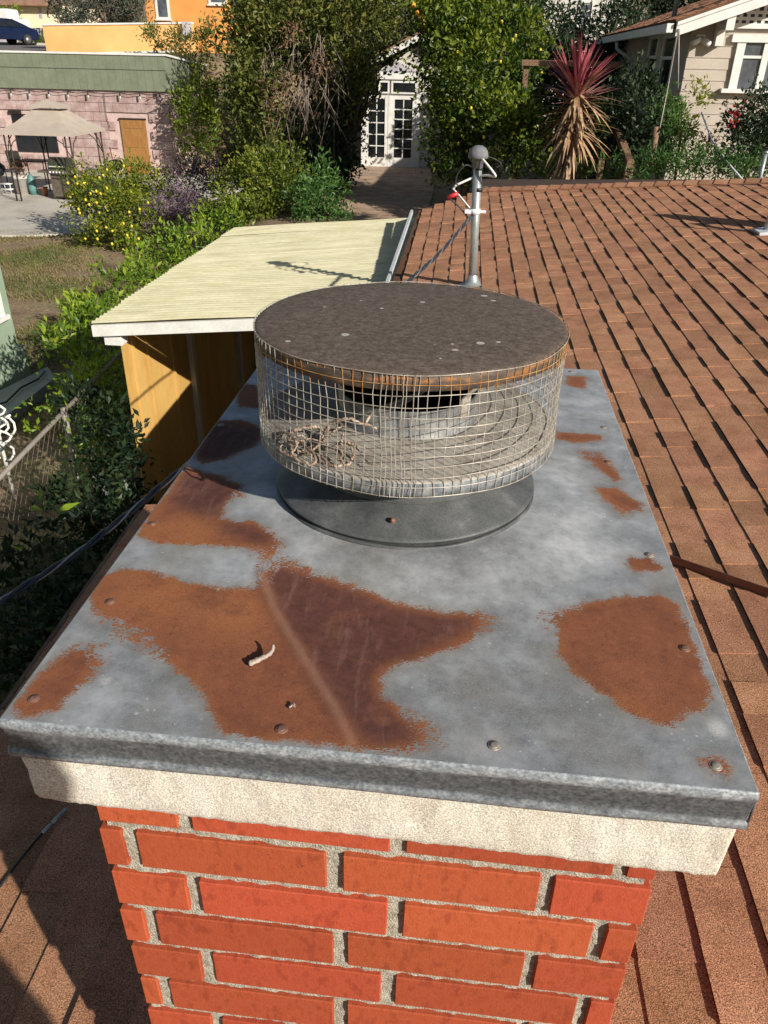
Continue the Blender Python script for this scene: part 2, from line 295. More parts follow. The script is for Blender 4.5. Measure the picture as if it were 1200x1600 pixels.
M['carpaint'] = mat('dark_blue_car_paint', [(.010, .018, .06), (.014, .025, .075)], .22, 3, 2, metal=.4)
M['tyre'] = mat('tyre_rubber', [(.015, .015, .016), (.025, .025, .026)], .8, 10, 2)
M['rim'] = mat('wheel_alloy', [(.25, .25, .26), (.35, .35, .36)], .4, 10, 2, metal=.7)
M['chain'] = mat('rusty_chain_link', [(.13, .10, .085), (.2, .16, .13)], .7, 20, 3, metal=.4)
M['rail'] = mat('fence_top_rail', [(.28, .25, .22), (.36, .32, .28)], .6, 9, 4, metal=.3)
M['bark'] = mat('tree_bark', [(.07, .05, .035), (.14, .105, .075), (.2, .155, .115)], .95, 8, 6, stretch=(2, 2, .5), bump=.5, bscale=30)
M['drygrey'] = mat('dry_grey_stems', [(.17, .135, .11), (.27, .22, .19)], .95, 20, 4)
M['lemon'] = mat('lemon_fruit', [(.62, .50, .03), (.74, .58, .05)], .5, 9, 2)
M['orangefruit'] = mat('orange_fruit', [(.75, .3, .02), (.8, .38, .03)], .5, 9, 2)
M['bulb'] = mat('bulb_glass', [(.5, .5, .5), (.6, .6, .6)], .2, 9, 2)
M['blueplastic'] = mat('blue_plastic', [(.01, .06, .2), (.015, .08, .25)], .4, 9, 2)
M['brownmetal'] = mat('brown_metal_strip', [(.11, .045, .035), (.17, .075, .055)], .45, 20, 4, metal=.2)
M['curb'] = mat('grey_curb_concrete', [(.22, .25, .26), (.32, .34, .34)], .9, 3, 6)
L_ = {
 'tree': leafmat('broad_tree_leaves', [(.014, .026, .007), (.045, .065, .014), (.10, .125, .022), (.19, .20, .04), (.26, .24, .07)]),
 'citrus': leafmat('citrus_leaves', [(.010, .024, .004), (.03, .065, .007), (.075, .125, .010), (.16, .21, .018), (.26, .29, .03)]),
 'lemonb': leafmat('lemon_bush_leaves', [(.03, .05, .010), (.08, .12, .014), (.16, .2, .02), (.28, .3, .035)]),
 'hedge': leafmat('hedge_leaves', [(.02, .05, .008), (.07, .14, .012), (.17, .27, .02), (.32, .40, .04)]),
 'dark': leafmat('dark_evergreen_leaves', [(.008, .017, .009), (.018, .035, .016), (.035, .062, .025), (.085, .11, .05)]),
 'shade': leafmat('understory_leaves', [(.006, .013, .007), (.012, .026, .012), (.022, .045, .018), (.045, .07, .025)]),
 'greygreen': leafmat('grey_green_foliage', [(.035, .045, .038), (.065, .08, .062), (.11, .125, .095), (.17, .16, .12)], .7, .2),
 'purple': leafmat('dusty_purple_bush', [(.08, .055, .06), (.17, .12, .14), (.26, .17, .24), (.24, .22, .12)], .7, .25),
 'dry': leafmat('dry_brown_leaves', [(.06, .03, .018), (.14, .075, .045), (.25, .145, .09), (.30, .2, .13)], .8, .2),
 'fresh': leafmat('fresh_green_leaves', [(.03, .08, .02), (.06, .14, .03), (.10, .2, .045), (.2, .3, .09)]),
 'red': leafmat('red_flowers', [(.22, .008, .008), (.4, .02, .015)], .5, .3),
 'grass': leafmat('lawn_grass_blades', [(.30, .22, .12), (.24, .2, .08), (.14, .16, .045), (.10, .15, .03)], .8, .3),
}
from mathutils import noise as mnoise
def fbm(p, s, o=4): return mnoise.fractal(Vector((p[0] * s, p[1] * s, p[2] * s)), 1.0, 2.0, o)

# ============================================================ THE CHIMNEY
CW, CL = .74, 1.149
chim = thing('chimney', 'red brick chimney with rusty sheet metal cover over a pale concrete crown', 'chimney', (.37, .57, 2.2))
def chamfer_mesh(name, dx, dy, dz, c, m, seed=0, jit=0.):
    rs = random.Random(seed); vs = []; idx = {}
    for sx in (-1, 1):
        for sy in (-1, 1):
            for sz in (-1, 1):
                j = [rs.uniform(-jit, jit) for _ in range(3)]
                for k in range(3):
                    p = [sx * (dx / 2 - (c if k != 0 else 0)) + j[0], sy * (dy / 2 - (c if k != 1 else 0)) + j[1], sz * (dz / 2 - (c if k != 2 else 0)) + j[2]]
                    idx[(sx, sy, sz, k)] = len(vs); vs.append(p)
    fs = []
    for k, (a, b) in enumerate(((1, 2), (0, 2), (0, 1))):
        for s in (-1, 1):
            f = []
            for (u, v) in ((-1, -1), (1, -1), (1, 1), (-1, 1)):
                q = [0, 0, 0]; q[k] = s; q[a] = u; q[b] = v; f.append(idx[(*q, k)])
            if (s == -1) != (k == 1): f = f[::-1]
            fs.append(tuple(f))
    for k, (a, b) in enumerate(((1, 2), (0, 2), (0, 1))):          # edges running along axis k
        for u in (-1, 1):
            for v in (-1, 1):
                q = [0, 0, 0]; q[a] = u; q[b] = v; q0 = q[:]; q1 = q[:]; q0[k] = -1; q1[k] = 1
                fs.append((idx[(*q0, a)], idx[(*q1, a)], idx[(*q1, b)], idx[(*q0, b)]))
    for sx in (-1, 1):
        for sy in (-1, 1):
            for sz in (-1, 1): fs.append((idx[(sx, sy, sz, 0)], idx[(sx, sy, sz, 1)], idx[(sx, sy, sz, 2)]))
    me = bpy.data.meshes.new(name); me.from_pydata(vs, [], fs); me.update()
    me.materials.append(m); return me
_bm = {}
def brick(x0, x1, y0, y1, z0, z1, rs):
    key = (round(x1 - x0, 3), round(y1 - y0, 3), rs.randrange(2))
    if key not in _bm: _bm[key] = chamfer_mesh('brick', key[0], key[1], z1 - z0, .0014, M['brick'], len(_bm), .0005)
    a = rs.uniform(-.004, .004)
    rot = ((math.cos(a), -math.sin(a), 0), (math.sin(a), math.cos(a), 0), (0, 0, 1))
    inst(_bm[key], 'brick', chim, ((x0 + x1) / 2, (y0 + y1) / 2, (z0 + z1) / 2), rot)
rs = random.Random(5)
BX0, BX1, BY0, BY1 = .053, .688, .036, 1.10
JA = [atY(x, y, .036)[0] for x, y in ((286, 1290), (618, 1325), (965, 1355))]
JB = [atY(x, y, .036)[0] for x, y in ((209, 1330), (524, 1355), (860, 1375))]
for k in range(17):
    zt = ZC - .131 - .079 * k; zb = zt - .065; j = (JA, JB)[k % 2]; hw = [.0085, .0095, .0075]
    xs = [BX0 + rs.uniform(-.003, .002)]
    for q, c in enumerate(j): o = rs.uniform(-.004, .004); xs += [c + o - hw[q], c + o + hw[q]]
    xs.append(BX1 + rs.uniform(-.002, .003))
    for q in range(0, len(xs), 2): dy = rs.uniform(-.0015, .0015); brick(xs[q], xs[q + 1], BY0 + dy, BY0 + .1, zb, zt, rs)
    for side in (0, 1):                       # long sides
        y = BY0 + .1 + .018; e = BY1
        first = .222 if (k + side) % 2 else .105
        while y < e - .03:
            ln = min(first, e - y); first = .222
            x0, x1 = (BX0, BX0 + .09) if side == 0 else (BX1 - .09, BX1)
            if (k + q) % 1 == 0: brick(x0, x1, y, y + ln, zb, zt, rs)
            y += ln + .018
core = MB()
core.span((BX0 + .006, BY0 + .012, ZC - 1.6), (BX1 - .008, BY1 - .008, ZC - .1))
core.build('mortar', M['mortar'], chim)
# front mortar face: a rough recessed sheet
nx, nz = 110, 200; V = []
for i in range(nz + 1):
    for j in range(nx + 1):
        x = BX0 + .006 + (BX1 - BX0 - .012) * j / nx; z = ZC - .1 - 1.35 * i / nz
        V.append((x, BY0 + .0062 + .0035 * fbm((x, 0, z), 60, 3), z))
V = np.array(V) - np.array(chim['_base']); I = np.arange((nz) * (nx)).reshape(nz, nx); ii, jj = np.divmod(np.arange(nz * nx), nx); a = ii * (nx + 1) + jj
me = fastmesh('mortar', V, np.stack([a, a + nx + 1, a + nx + 2, a + 1], 1), M['mortar'], None, True)
o = bpy.data.objects.new('mortar_joint', me); COL.objects.link(o); o.parent = chim; o['_base'] = chim['_base']
# concrete crown
def perim(x0, x1, y0, y1, r, step):
    pts = []
    for (cx, cy, a0) in ((x1 - r, y0 + r, -90), (x1 - r, y1 - r, 0), (x0 + r, y1 - r, 90), (x0 + r, y0 + r, 180)):
        for q in range(5): a = R_(a0 + 90 * q / 4); pts.append((cx + r * math.cos(a), cy + r * math.sin(a), math.cos(a), math.sin(a)))
    out = []
    for i, p in enumerate(pts):
        q = pts[(i + 1) % len(pts)]; d = math.hypot(q[0] - p[0], q[1] - p[1]); n = max(1, int(d / step))
        for k in range(n):
            t = k / n; out.append(tuple(p[m_] + (q[m_] - p[m_]) * t for m_ in range(4)))
    return out
P = perim(.001, .739, .006, 1.143, .007, .006); prof = [(0, -.02), (0, -.05), (0, -.07), (0, -.085), (0, -.1), (0, -.112), (-.0005, -.123), (-.002, -.129), (-.006, -.132), (-.025, -.133)]
V = []; n = len(P)
for (dr, dz) in prof:
    for (x, y, nx_, ny_) in P:
        sag = -.009 * (x / .74) * max(0, 1 - y) if dz < -.1 else 0
        d = .0016 * fbm((x, y, dz), 45, 4) + .0012 * fbm((x, y, dz), 180, 2) + dr
        if dz < -.08: d -= .004 * max(0, 1 - math.hypot(x - .0, y) / .03)
        V.append((x + nx_ * d, y + ny_ * d, ZC + dz + sag + .0006 * fbm((x, y, 3), 30, 3)))
F = [(k * n + i, k * n + (i + 1) % n, (k + 1) * n + (i + 1) % n, (k + 1) * n + i) for k in range(len(prof) - 1) for i in range(n)]
mb = MB(); mb.add(V, F, True); mb.v.append((.37, .57, ZC - .133)); c = len(mb.v) - 1; k = len(prof) - 1
mb.f += [(k * n + i, k * n + (i + 1) % n, c) for i in range(n)]; mb.sm += [False] * n; mb.r += [0] * n
crown = mb.build('concrete_crown', M['crown'], chim)
# sheet metal cover: top sheet with rust shape stored as a distance, and the turned-down flange
def cp(*pts): return np.array([onz(x, y, ZC)[:2] for x, y in pts])
def sdf(G, poly):
    d = np.full(len(G), 9.); ins = np.zeros(len(G), bool)
    for i in range(len(poly)):
        a, b = poly[i], poly[(i + 1) % len(poly)]; e = b - a; w_ = G - a
        t = np.clip((w_ @ e) / (e @ e + 1e-12), 0, 1); d = np.minimum(d, np.hypot(*(w_ - t[:, None] * e).T))
        c_ = ((a[1] <= G[:, 1]) & (b[1] > G[:, 1])) | ((b[1] <= G[:, 1]) & (a[1] > G[:, 1]))
        with np.errstate(divide='ignore', invalid='ignore'): ins ^= c_ & (G[:, 0] < (b[0] - a[0]) * (G[:, 1] - a[1]) / (b[1] - a[1]) + a[0])
    return np.where(ins, d, -d)
nx, ny = 185, 287; gx, gy = np.meshgrid(np.linspace(0, CW, nx + 1), np.linspace(0, CL, ny + 1)); G = np.stack([gx.ravel(), gy.ravel()], 1)
rust = [
 cp((150,905),(190,889),(240,893),(300,912),(350,922),(400,918),(415,898),(440,887),(475,895),(520,910),(570,925),(625,945),(690,957),(745,960),(762,972),(750,990),(715,1013),(660,1030),(612,1043),(594,1062),(600,1085),(628,1110),(660,1130),(672,1150),(655,1168),(600,1175),(520,1166),(430,1156),(345,1146),(325,1110),(310,1075),(270,1042),(230,1008),(180,975),(140,955),(138,930)),
 cp((292,728),(340,745),(385,766),(372,782),(352,797),(345,815),(395,822),(430,842),(440,860),(420,870),(395,862),(350,855),(300,852),(240,850),(215,838),(225,815),(245,790),(265,765),(278,745)),
 cp((330,658),(380,655),(415,670),(405,700),(350,720),(315,725),(300,715),(315,690)), cp((370,600),(402,600),(410,640),(372,635)),
 cp((22,1100),(40,1075),(70,1045),(105,1013),(135,1012),(153,1030),(148,1050),(120,1080),(90,1108),(50,1120),(25,1118)),
 cp((860,965),(885,955),(930,940),(985,930),(1030,930),(1060,945),(1075,975),(1090,1020),(1110,1080),(1105,1108),(1078,1115),(1055,1135),(1020,1128),(975,1110),(930,1080),(895,1055),(875,1025),(872,995)),
 cp((975,872),(1010,870),(1035,885),(1025,895),(990,893),(978,882)),
 cp((932,765),(960,762),(1008,790),(1000,800),(975,800),(945,785)), cp((908,705),(940,710),(952,725),(972,748),(962,755),(935,735)),
 cp((870,673),(905,678),(940,681),(943,688),(900,692),(870,686)), cp((885,587),(915,588),(918,600),(912,606),(895,604),(884,600)),
]
S = np.max([sdf(G, p) for p in rust], 0)
def gauss(x, y, r):                            # a soft round patch at a photo point, radius in metres
    c = onz(x, y, ZC)[:2]; return np.exp(-((G - c) ** 2).sum(1) / r ** 2)
soft = .0065 + .03 * np.clip(gauss(690, 1150, .035) + gauss(430, 885, .04) + gauss(975, 815, .03) + gauss(790, 970, .03) + gauss(200, 1000, .045) + gauss(915, 712, .03) + gauss(700, 800, .0001) + gauss(850, 965, .02) + gauss(380, 780, .02), 0, 1)
S = S + .012 * gauss(955, 808, .022) + .006 * gauss(425, 885, .03)
S = np.maximum(S, .0115 - np.hypot(*(G - onz(1118, 1197, ZC)[:2]).T))
dk = np.maximum(sdf(G, cp((412,900),(440,888),(520,910),(625,945),(745,962),(735,985),(650,1025),(600,1045),(588,1065),(600,1090),(640,1120),(655,1168),(570,1168),(520,1100),(470,1020),(425,950))),
                sdf(G, cp((285,735),(350,760),(375,775),(350,800),(345,815),(300,800),(258,778))))
dk = np.maximum(dk, sdf(G, cp((330,658),(415,670),(405,700),(350,720),(300,715)))); dk = np.maximum(dk, sdf(G, cp((340,812),(400,828),(435,850),(400,855),(350,835))))
dk = 1 / (1 + np.exp(-dk / .006))
orr = np.clip(gauss(230, 930, .07) + gauss(300, 835, .06) + gauss(370, 960, .05) + gauss(80, 1060, .0) + gauss(975, 1090, .045) * .55 + gauss(230, 840, .04), 0, 1)
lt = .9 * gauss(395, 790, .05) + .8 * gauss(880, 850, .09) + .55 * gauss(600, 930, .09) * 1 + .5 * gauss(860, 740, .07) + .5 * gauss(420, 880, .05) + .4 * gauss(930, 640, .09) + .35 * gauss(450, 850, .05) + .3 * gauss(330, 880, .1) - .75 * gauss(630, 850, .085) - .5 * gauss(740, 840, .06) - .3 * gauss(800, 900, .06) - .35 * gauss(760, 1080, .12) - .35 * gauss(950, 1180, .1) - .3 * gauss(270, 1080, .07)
wh = np.maximum(np.exp(-(np.hypot(*((G - onz(1121, 1138, ZC)[:2]) * (1, .8)).T) / .0105) ** 4), np.exp(-(np.hypot(*((G - onz(165, 1065, ZC)[:2])).T) / .007) ** 4) * .7)
dent = sdf(G, cp((405,898),(425,950),(470,1025),(520,1105),(548,1160),(552,1160),(524,1105),(474,1025),(429,950),(409,898)))
z = np.array([.0018 * fbm((x, y, 0), 4.5, 2) + .0004 * fbm((x, y, 9), 22, 2) for x, y in G]); ed = np.minimum.reduce([G[:, 0], CW - G[:, 0], G[:, 1], CL - G[:, 1]])
ed = np.clip(ed / .05, 0, 1); z = z * ed + .0022 * np.exp(-(dent / .007) ** 2) * ed
rc0 = np.hypot(G[:, 0] - .3638, G[:, 1] - .5455); mo = np.clip((.345 - rc0) / .145, 0, 1); z = z + .0135 * mo * mo * (3 - 2 * mo) * ed
creaseline = np.exp(-(dent / .004) ** 2)
V = np.stack([G[:, 0], G[:, 1], ZC + z], 1) - np.array(chim['_base']); ii, jj = np.divmod(np.arange(nx * ny), nx); a = ii * (nx + 1) + jj
# rust material
m = bpy.data.materials.new('rusted_galvanized_sheet'); m.use_nodes = True; t = m.node_tree; N = t.nodes; LK = t.links; b = N['Principled BSDF']
def nd(ty, **kw):
    n_ = N.new(ty)
    for k_, v_ in kw.items(): setattr(n_, k_, v_)
    return n_
def noi(sc, det=5, st=None):
    n_ = nd('ShaderNodeTexNoise'); n_.inputs['Scale'].default_value = sc; n_.inputs['Detail'].default_value = det; n_.inputs['Roughness'].default_value = .68
    if st is not None: mp_ = nd('ShaderNodeMapping'); mp_.inputs['Scale'].default_value = st; LK.new(gp.outputs['Position'], mp_.inputs[0]); LK.new(mp_.outputs[0], n_.inputs['Vector'])
    else: LK.new(gp.outputs['Position'], n_.inputs['Vector'])
    return n_.outputs[0]
gp = nd('ShaderNodeNewGeometry')
def mth(op, a_, b_=None, c_=None):
    n_ = nd('ShaderNodeMath', operation=op)
    for q_, v_ in enumerate((a_, b_, c_)):
        if v_ is None: continue
        if isinstance(v_, (int, float)): n_.inputs[q_].default_value = v_
        else: LK.new(v_, n_.inputs[q_])
    return n_.outputs[0]
def att(nm): n_ = nd('ShaderNodeAttribute'); n_.attribute_name = nm; return n_.outputs['Fac']
def ramp(f, stops):
    n_ = nd('ShaderNodeValToRGB'); e_ = n_.color_ramp
    while len(e_.elements) < len(stops): e_.elements.new(.5)
    for q_, (p_, c_) in enumerate(stops): e_.elements[q_].position = p_; e_.elements[q_].color = (*c_, 1)
    LK.new(f, n_.inputs[0]); return n_.outputs[0]
def mixc(f, a_, b_, bl='MIX'):
    n_ = nd('ShaderNodeMix', data_type='RGBA', blend_type=bl)
    if isinstance(f, (int, float)): n_.inputs[0].default_value = f
    else: LK.new(f, n_.inputs[0])
    for q_, v_ in ((6, a_), (7, b_)):
        if isinstance(v_, tuple): n_.inputs[q_].default_value = (*v_, 1)
        else: LK.new(v_, n_.inputs[q_])
    return n_.outputs[2]
def mrange(f, a_, b_, c_=0., d_=1.):
    n_ = nd('ShaderNodeMapRange'); LK.new(f, n_.inputs[0])
    for q_, v_ in enumerate((a_, b_, c_, d_)): n_.inputs[q_ + 1].default_value = v_
    return n_.outputs[0]
nA, nB, nC = noi(70, 6), noi(560, 3), noi(17, 10)
nD = noi(420, 2, (.7, 1.25, 1))
v = mth('MULTIPLY', att('soft'), mth('ADD', mth('MULTIPLY', mth('SUBTRACT', nD, .5), 3.8), mth('MULTIPLY', mth('SUBTRACT', nA, .5), 3.4)))
v = mth('ADD', mth('ADD', att('sd'), mth('MULTIPLY', mth('SUBTRACT', noi(24, 4), .5), .02)), v); rf = mrange(v, -.0032, .0036)
edge = mrange(att('sd'), -.004, .016, 1, 0)
rc = mixc(mrange(nA, .3, .7), (.15, .044, .021), (.25, .083, .036)); rc = mixc(mrange(nB, .35, .7, 0, .5), rc, (.31, .115, .052)); rc = mixc(att('orange'), rc, mixc(mrange(nB, .35, .65), (.23, .078, .030), (.38, .14, .052)))
rc = mixc(mth('MULTIPLY', att('dark'), .9), rc, mixc(mrange(nA, .35, .7), (.06, .020, .017), (.125, .042, .033)))
rc = mixc(mth('MULTIPLY', edge, .6), rc, mixc(mrange(nB, .35, .65), (.22, .07, .02), (.38, .145, .032)))
rc = mixc(mrange(nC, .5, .66, 0, .45), rc, (.095, .032, .018)); rc = mixc(mrange(nC, .3, .44, .35, 0), rc, (.33, .125, .05)); rc = mixc(mrange(noi(150, 6), .56, .7, 0, .55), rc, (.07, .028, .02))
rc = mixc(mth('MULTIPLY', att('crease'), .4), rc, (.36, .20, .13))
streak = mrange(noi(60, 5, (1.2, .22, 1)), .52, .75); rc = mixc(mth('MULTIPLY', mth('MULTIPLY', streak, att('dark')), .42), rc, (.30, .17, .14))
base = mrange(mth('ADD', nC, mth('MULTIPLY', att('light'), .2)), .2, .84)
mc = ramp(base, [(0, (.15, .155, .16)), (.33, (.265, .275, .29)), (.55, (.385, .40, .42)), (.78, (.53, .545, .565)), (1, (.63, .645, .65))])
mc = mixc(mrange(noi(6, 3), .5, .72, 0, .5), mc, (.24, .215, .15)); mc = mixc(mrange(nB, .42, .72, 0, .38), mc, (.5, .52, .53), 'MIX'); mc = mixc(mrange(nA, .3, .52, .25, 0), mc, (.09, .095, .10))
vo = nd('ShaderNodeTexVoronoi'); vo.inputs['Scale'].default_value = 95; LK.new(gp.outputs['Position'], vo.inputs['Vector'])
spot = mth('LESS_THAN', vo.outputs['Distance'], mth('MULTIPLY', mrange(noi(26, 3), .46, .68), .2))
mc = mixc(mth('MULTIPLY', spot, .5), mc, (.66, .67, .66)); mc = mixc(mth('MULTIPLY', att('white'), mrange(nB, .25, .5)), mc, (.62, .62, .6))
halo = mth('MULTIPLY', mrange(att('sd'), -.022, 0, 0, .7), mrange(nA, .3, .7)); mc = mixc(halo, mc, (.21, .165, .11))
LK.new(mixc(rf, mc, rc), b.inputs['Base Color'])
LK.new(mrange(rf, 0, 1, .48, .85), b.inputs['Roughness']); LK.new(mrange(rf, 0, 1, .22, 0), b.inputs['Metallic'])
bp = nd('ShaderNodeBump'); bp.inputs['Strength'].default_value = .35; bp.inputs['Distance'].default_value = .0018
LK.new(mth('ADD', mth('MULTIPLY', nA, .5), mth('ADD', mth('MULTIPLY', rf, .3), mth('MULTIPLY', mth('MULTIPLY', nB, rf), .55))), bp.inputs['Height']); LK.new(bp.outputs[0], b.inputs['Normal'])
M['sheet'] = m
me = fastmesh('metal_cover', V, np.stack([a, a + 1, a + nx + 2, a + nx + 1], 1), m, None, True)
for nm, arr in (('sd', S), ('soft', soft), ('dark', dk), ('orange', orr), ('light', lt), ('white', wh), ('crease', creaseline)):
    at_ = me.attributes.new(nm, 'FLOAT', 'POINT'); at_.data.foreach_set('value', arr.astype(np.float32))
cover = bpy.data.objects.new('metal_cover', me); COL.objects.link(cover); cover.parent = chim; cover['_base'] = chim['_base']; cover['label'] = 'grey galvanized sheet with large rust patches'
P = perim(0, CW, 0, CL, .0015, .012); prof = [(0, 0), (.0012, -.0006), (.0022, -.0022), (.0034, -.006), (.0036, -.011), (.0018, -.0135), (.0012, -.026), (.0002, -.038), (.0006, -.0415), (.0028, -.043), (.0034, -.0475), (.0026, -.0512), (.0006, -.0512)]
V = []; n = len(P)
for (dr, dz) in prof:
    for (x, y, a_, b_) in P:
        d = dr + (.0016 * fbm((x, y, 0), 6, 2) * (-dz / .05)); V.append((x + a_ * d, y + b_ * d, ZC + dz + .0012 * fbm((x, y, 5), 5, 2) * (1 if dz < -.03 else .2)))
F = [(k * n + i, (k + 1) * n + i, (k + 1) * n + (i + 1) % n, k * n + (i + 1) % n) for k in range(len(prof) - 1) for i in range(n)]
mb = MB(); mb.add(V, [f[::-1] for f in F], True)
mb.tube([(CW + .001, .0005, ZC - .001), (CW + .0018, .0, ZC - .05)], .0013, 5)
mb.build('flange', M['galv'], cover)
for (x, y, g) in ((53,1092,0),(440,1139,0),(772,1165,1),(1118,1197,1),(1070,1013,0),(1015,867,1),(172,940,0),(238,818,0),(943,668,1),(950,722,0),(345,664,1),(893,581,1)):
    p = onz(x, y, ZC); s_ = MB(); s_.lathe((p[0], p[1], ZC), [(.0066, -.001), (.0064, .0006), (.0058, .0009), (.0045, .0007), (.0043, .0013), (.003, .0016), (.0001, .0017)], 18)
    s_.build('screw', M['screwgrey'] if g else M['screw'], cover)

# ============================================================ FLUE VENT CAP
VX, VY, VR = .3638, .5455, .2182
vent = thing('flue_vent_cap', 'round brown metal flue cap with wire screen sides on top of the chimney', 'flue cap', (VX, VY, ZC))
c0 = (VX, VY, ZC)
zl = .2666; zp = .1055
mb = MB(); mb.lathe(c0, [(.0001, zl + .004), (.08, zl + .0035), (.15, zl + .0025), (VR - .008, zl + .0008), (VR - .003, zl), (VR - .001, zl - .0015)], 128); mb.build('lid', M['lid'], vent)
mb = MB(); mb.lathe(c0, [(VR - .001, zl - .0015), (VR, zl - .004), (VR - .0005, zl - .02), (VR - .003, zl - .021), (VR - .004, zl - .003), (.0001, zl - .001)], 128); mb.build('lid_rim', M['lidrim'], vent)
mb = MB(); mb.lathe(c0, [(.1, zp + .024), (.15, zp + .0215), (VR - .006, zp + .0195), (VR - .002, zp + .0185), (VR - .0015, zp + .017)], 128); mb.build('pan', M['pan'], vent)
mb = MB(); mb.lathe(c0, [(VR - .0015, zp + .017), (VR - .001, zp + .014), (VR - .0015, zp - .001), (VR - .004, zp - .001), (VR - .005, zp + .012), (.1, zp + .018)], 128); mb.build('pan_rim', M['panrim'], vent)
mb = MB(); mb.lathe(c0, [(.1035, zp + .0245), (.102, zp + .026), (.102, zp + .064), (.1025, zp + .0655), (.101, zp + .066), (.0995, zp + .064), (.0995, zp - .3)], 96); mb.build('inner_collar', M['collargrey'], vent)
mb = MB(); mb.lathe(c0, [(.0985, zp + .055), (.0985, zp - .3), (.001, zp - .3)], 48); mb.build('flue_liner', M['flue'], vent)
mb = MB(); mb.lathe(c0, [(.151, zp + .01), (.151, .03), (.152, .0)], 80); mb.build('neck', M['collar'], vent)
mb = MB(); mb.lathe((VX, VY, ZC), [(.152, .056), (.155, .054), (.168, .045), (.185, .034), (.1945, .0275), (.198, .0255), (.1992, .0238), (.1985, .022), (.1955, .0215), (.195, .010)], 128)
mb.build('storm_collar', M['collar'], vent)
# caulk line where the sheet meets the collar
s_ = MB(); s_.ring((VX, VY, ZC + .0135), .197, .0035, 128, 6, .0012); s_.build('sealant', M['collar'], vent)
p = np.array([VX - .003, VY - .174, ZC + .0425]); s_ = MB(); s_.tube([p + (0, .006, -.004), p + (0, -.004, .003)], [.0042, .0038], 10); s_.tube([p + (0, -.0035, .0025), p + (0, -.006, .0045)], [.003, .0022], 10); s_.build('screw', M['screw'], vent)
for a in (205, 325, 85):                     # straps between the collar and the lid
    a = R_(a); ca, sa = math.cos(a), math.sin(a); mb = MB()
    pts = [(.103, zp + .045), (.104, zp + .075), (.125, zp + .1), (.155, zl - .004), (.18, zl - .0035)]; wv = .011
    V = []
    for (r, z_) in pts:
        for s in (-1, 1): V.append((VX + r * ca - s * wv * sa, VY + r * sa + s * wv * ca, ZC + z_))
    for (r, z_) in pts:
        for s in (-1, 1): V.append((VX + (r - .0012) * ca - s * wv * sa, VY + (r - .0012) * sa + s * wv * ca, ZC + z_ + .0012))
    k = len(pts) * 2; F = [(2 * i, 2 * i + 1, 2 * i + 3, 2 * i + 2) for i in range(len(pts) - 1)] + [(k + 2 * i, k + 2 * i + 2, k + 2 * i + 3, k + 2 * i + 1) for i in range(len(pts) - 1)] + [(2 * i, 2 * i + 2, k + 2 * i + 2, k + 2 * i) for i in range(len(pts) - 1)] + [(2 * i + 1, k + 2 * i + 1, k + 2 * i + 3, 2 * i + 3) for i in range(len(pts) - 1)]
    mb.add(V, F); mb.build('strap', M['pan'], vent)
# hardware cloth: half inch squares
wr = .00057; Rw = VR + .0006; hgt = zl - zp; NR = 12; NV = 108
sc = MB(); sr = MB(); rw = random.Random(11)
def rad(z_, q): return Rw - .0015 * math.sin(math.pi * (z_ - zp) / hgt) * (1 + .8 * math.sin(3 * q + 1)) + .001 * math.sin(7 * q)
for k in range(NR + 1):
    z_ = zp + hgt * k / NR; tgt = sr if k >= NR - 1 else sc; pts = []
    for i in range(145):
        q = 2 * math.pi * i / 144; pts.append((VX + (rad(z_, q) + .0006) * math.cos(q), VY + (rad(z_, q) + .0006) * math.sin(q), ZC + z_ + .0012 * math.sin(2 * q + k) + .0006 * math.sin(9 * q + k * 2)))
    (sc if k == NR else tgt).tube(pts, wr * (1.15 if k in (0, NR) else 1), 5, cap=False)
angs = [2 * math.pi * (i + rw.uniform(-.11, .11)) / NV for i in range(NV)] + [R_(264 + q) for q in (1.6, 4.9, 8.2, 11.5)]
for q in angs:
    extra = q in angs[NV:]
    for half in (0, 1):
        z0, z1 = (zp - .001, zp + hgt * .84) if half == 0 else (zp + hgt * .84, zl + .0008); pts = []
        for j in range(8 if half == 0 else 3):
            z_ = z0 + (z1 - z0) * j / (7 if half == 0 else 2); r_ = rad(z_, q) + (.0016 if extra else 0); qq = q + .006 * math.sin(z_ * 45 + q * 7) + .003 * math.sin(z_ * 130 + q * 23)
            pts.append((VX + r_ * math.cos(qq), VY + r_ * math.sin(qq), ZC + z_))
        (sc if (half == 0 or not (math.degrees(q) % 360 > 285 or 225 < math.degrees(q) % 360 < 262 or math.degrees(q) % 360 < 20)) else sr).tube(pts, wr, 5, cap=False)
scr = sc.build('wire_screen', M['wire'], vent, label='half-inch square galvanized mesh')
sr.build('wire_screen_rim', M['wire_rust'], vent, label='rusted orange top rows of the mesh')
# ------------------------------------------------------------ twigs
def twig(pts, r, m, label, nm='twig', n=6, cat='twig', group=None, jit=.0015, seed=1):
    q = random.Random(seed); P = [np.array(p, float) for p in pts]; out = []
    for i in range(len(P) - 1):
        for k in range(5):
            t_ = k / 5; a, b_, c_, d_ = P[max(i - 1, 0)], P[i], P[i + 1], P[min(i + 2, len(P) - 1)]
            v_ = .5 * (2 * b_ + (c_ - a) * t_ + (2 * a - 5 * b_ + 4 * c_ - d_) * t_ ** 2 + (3 * b_ - a - 3 * c_ + d_) * t_ ** 3)
            out.append(v_ + np.array([q.uniform(-jit, jit) for _ in range(3)]))
    out.append(P[-1]); rr = [r * (1 - .6 * i / len(out)) * (1 + .25 * (i % 4 == 0)) for i in range(len(out))]
    mb = MB(); mb.tube(out, rr, n); o = mb.build(nm, m); tag(o, label, cat, group); return o
ZP = ZC + zp + .026
def pn(x, y, h=0.): return onz(x, y, ZP + h)
G_ = 'dry twigs caught inside the flue cap'
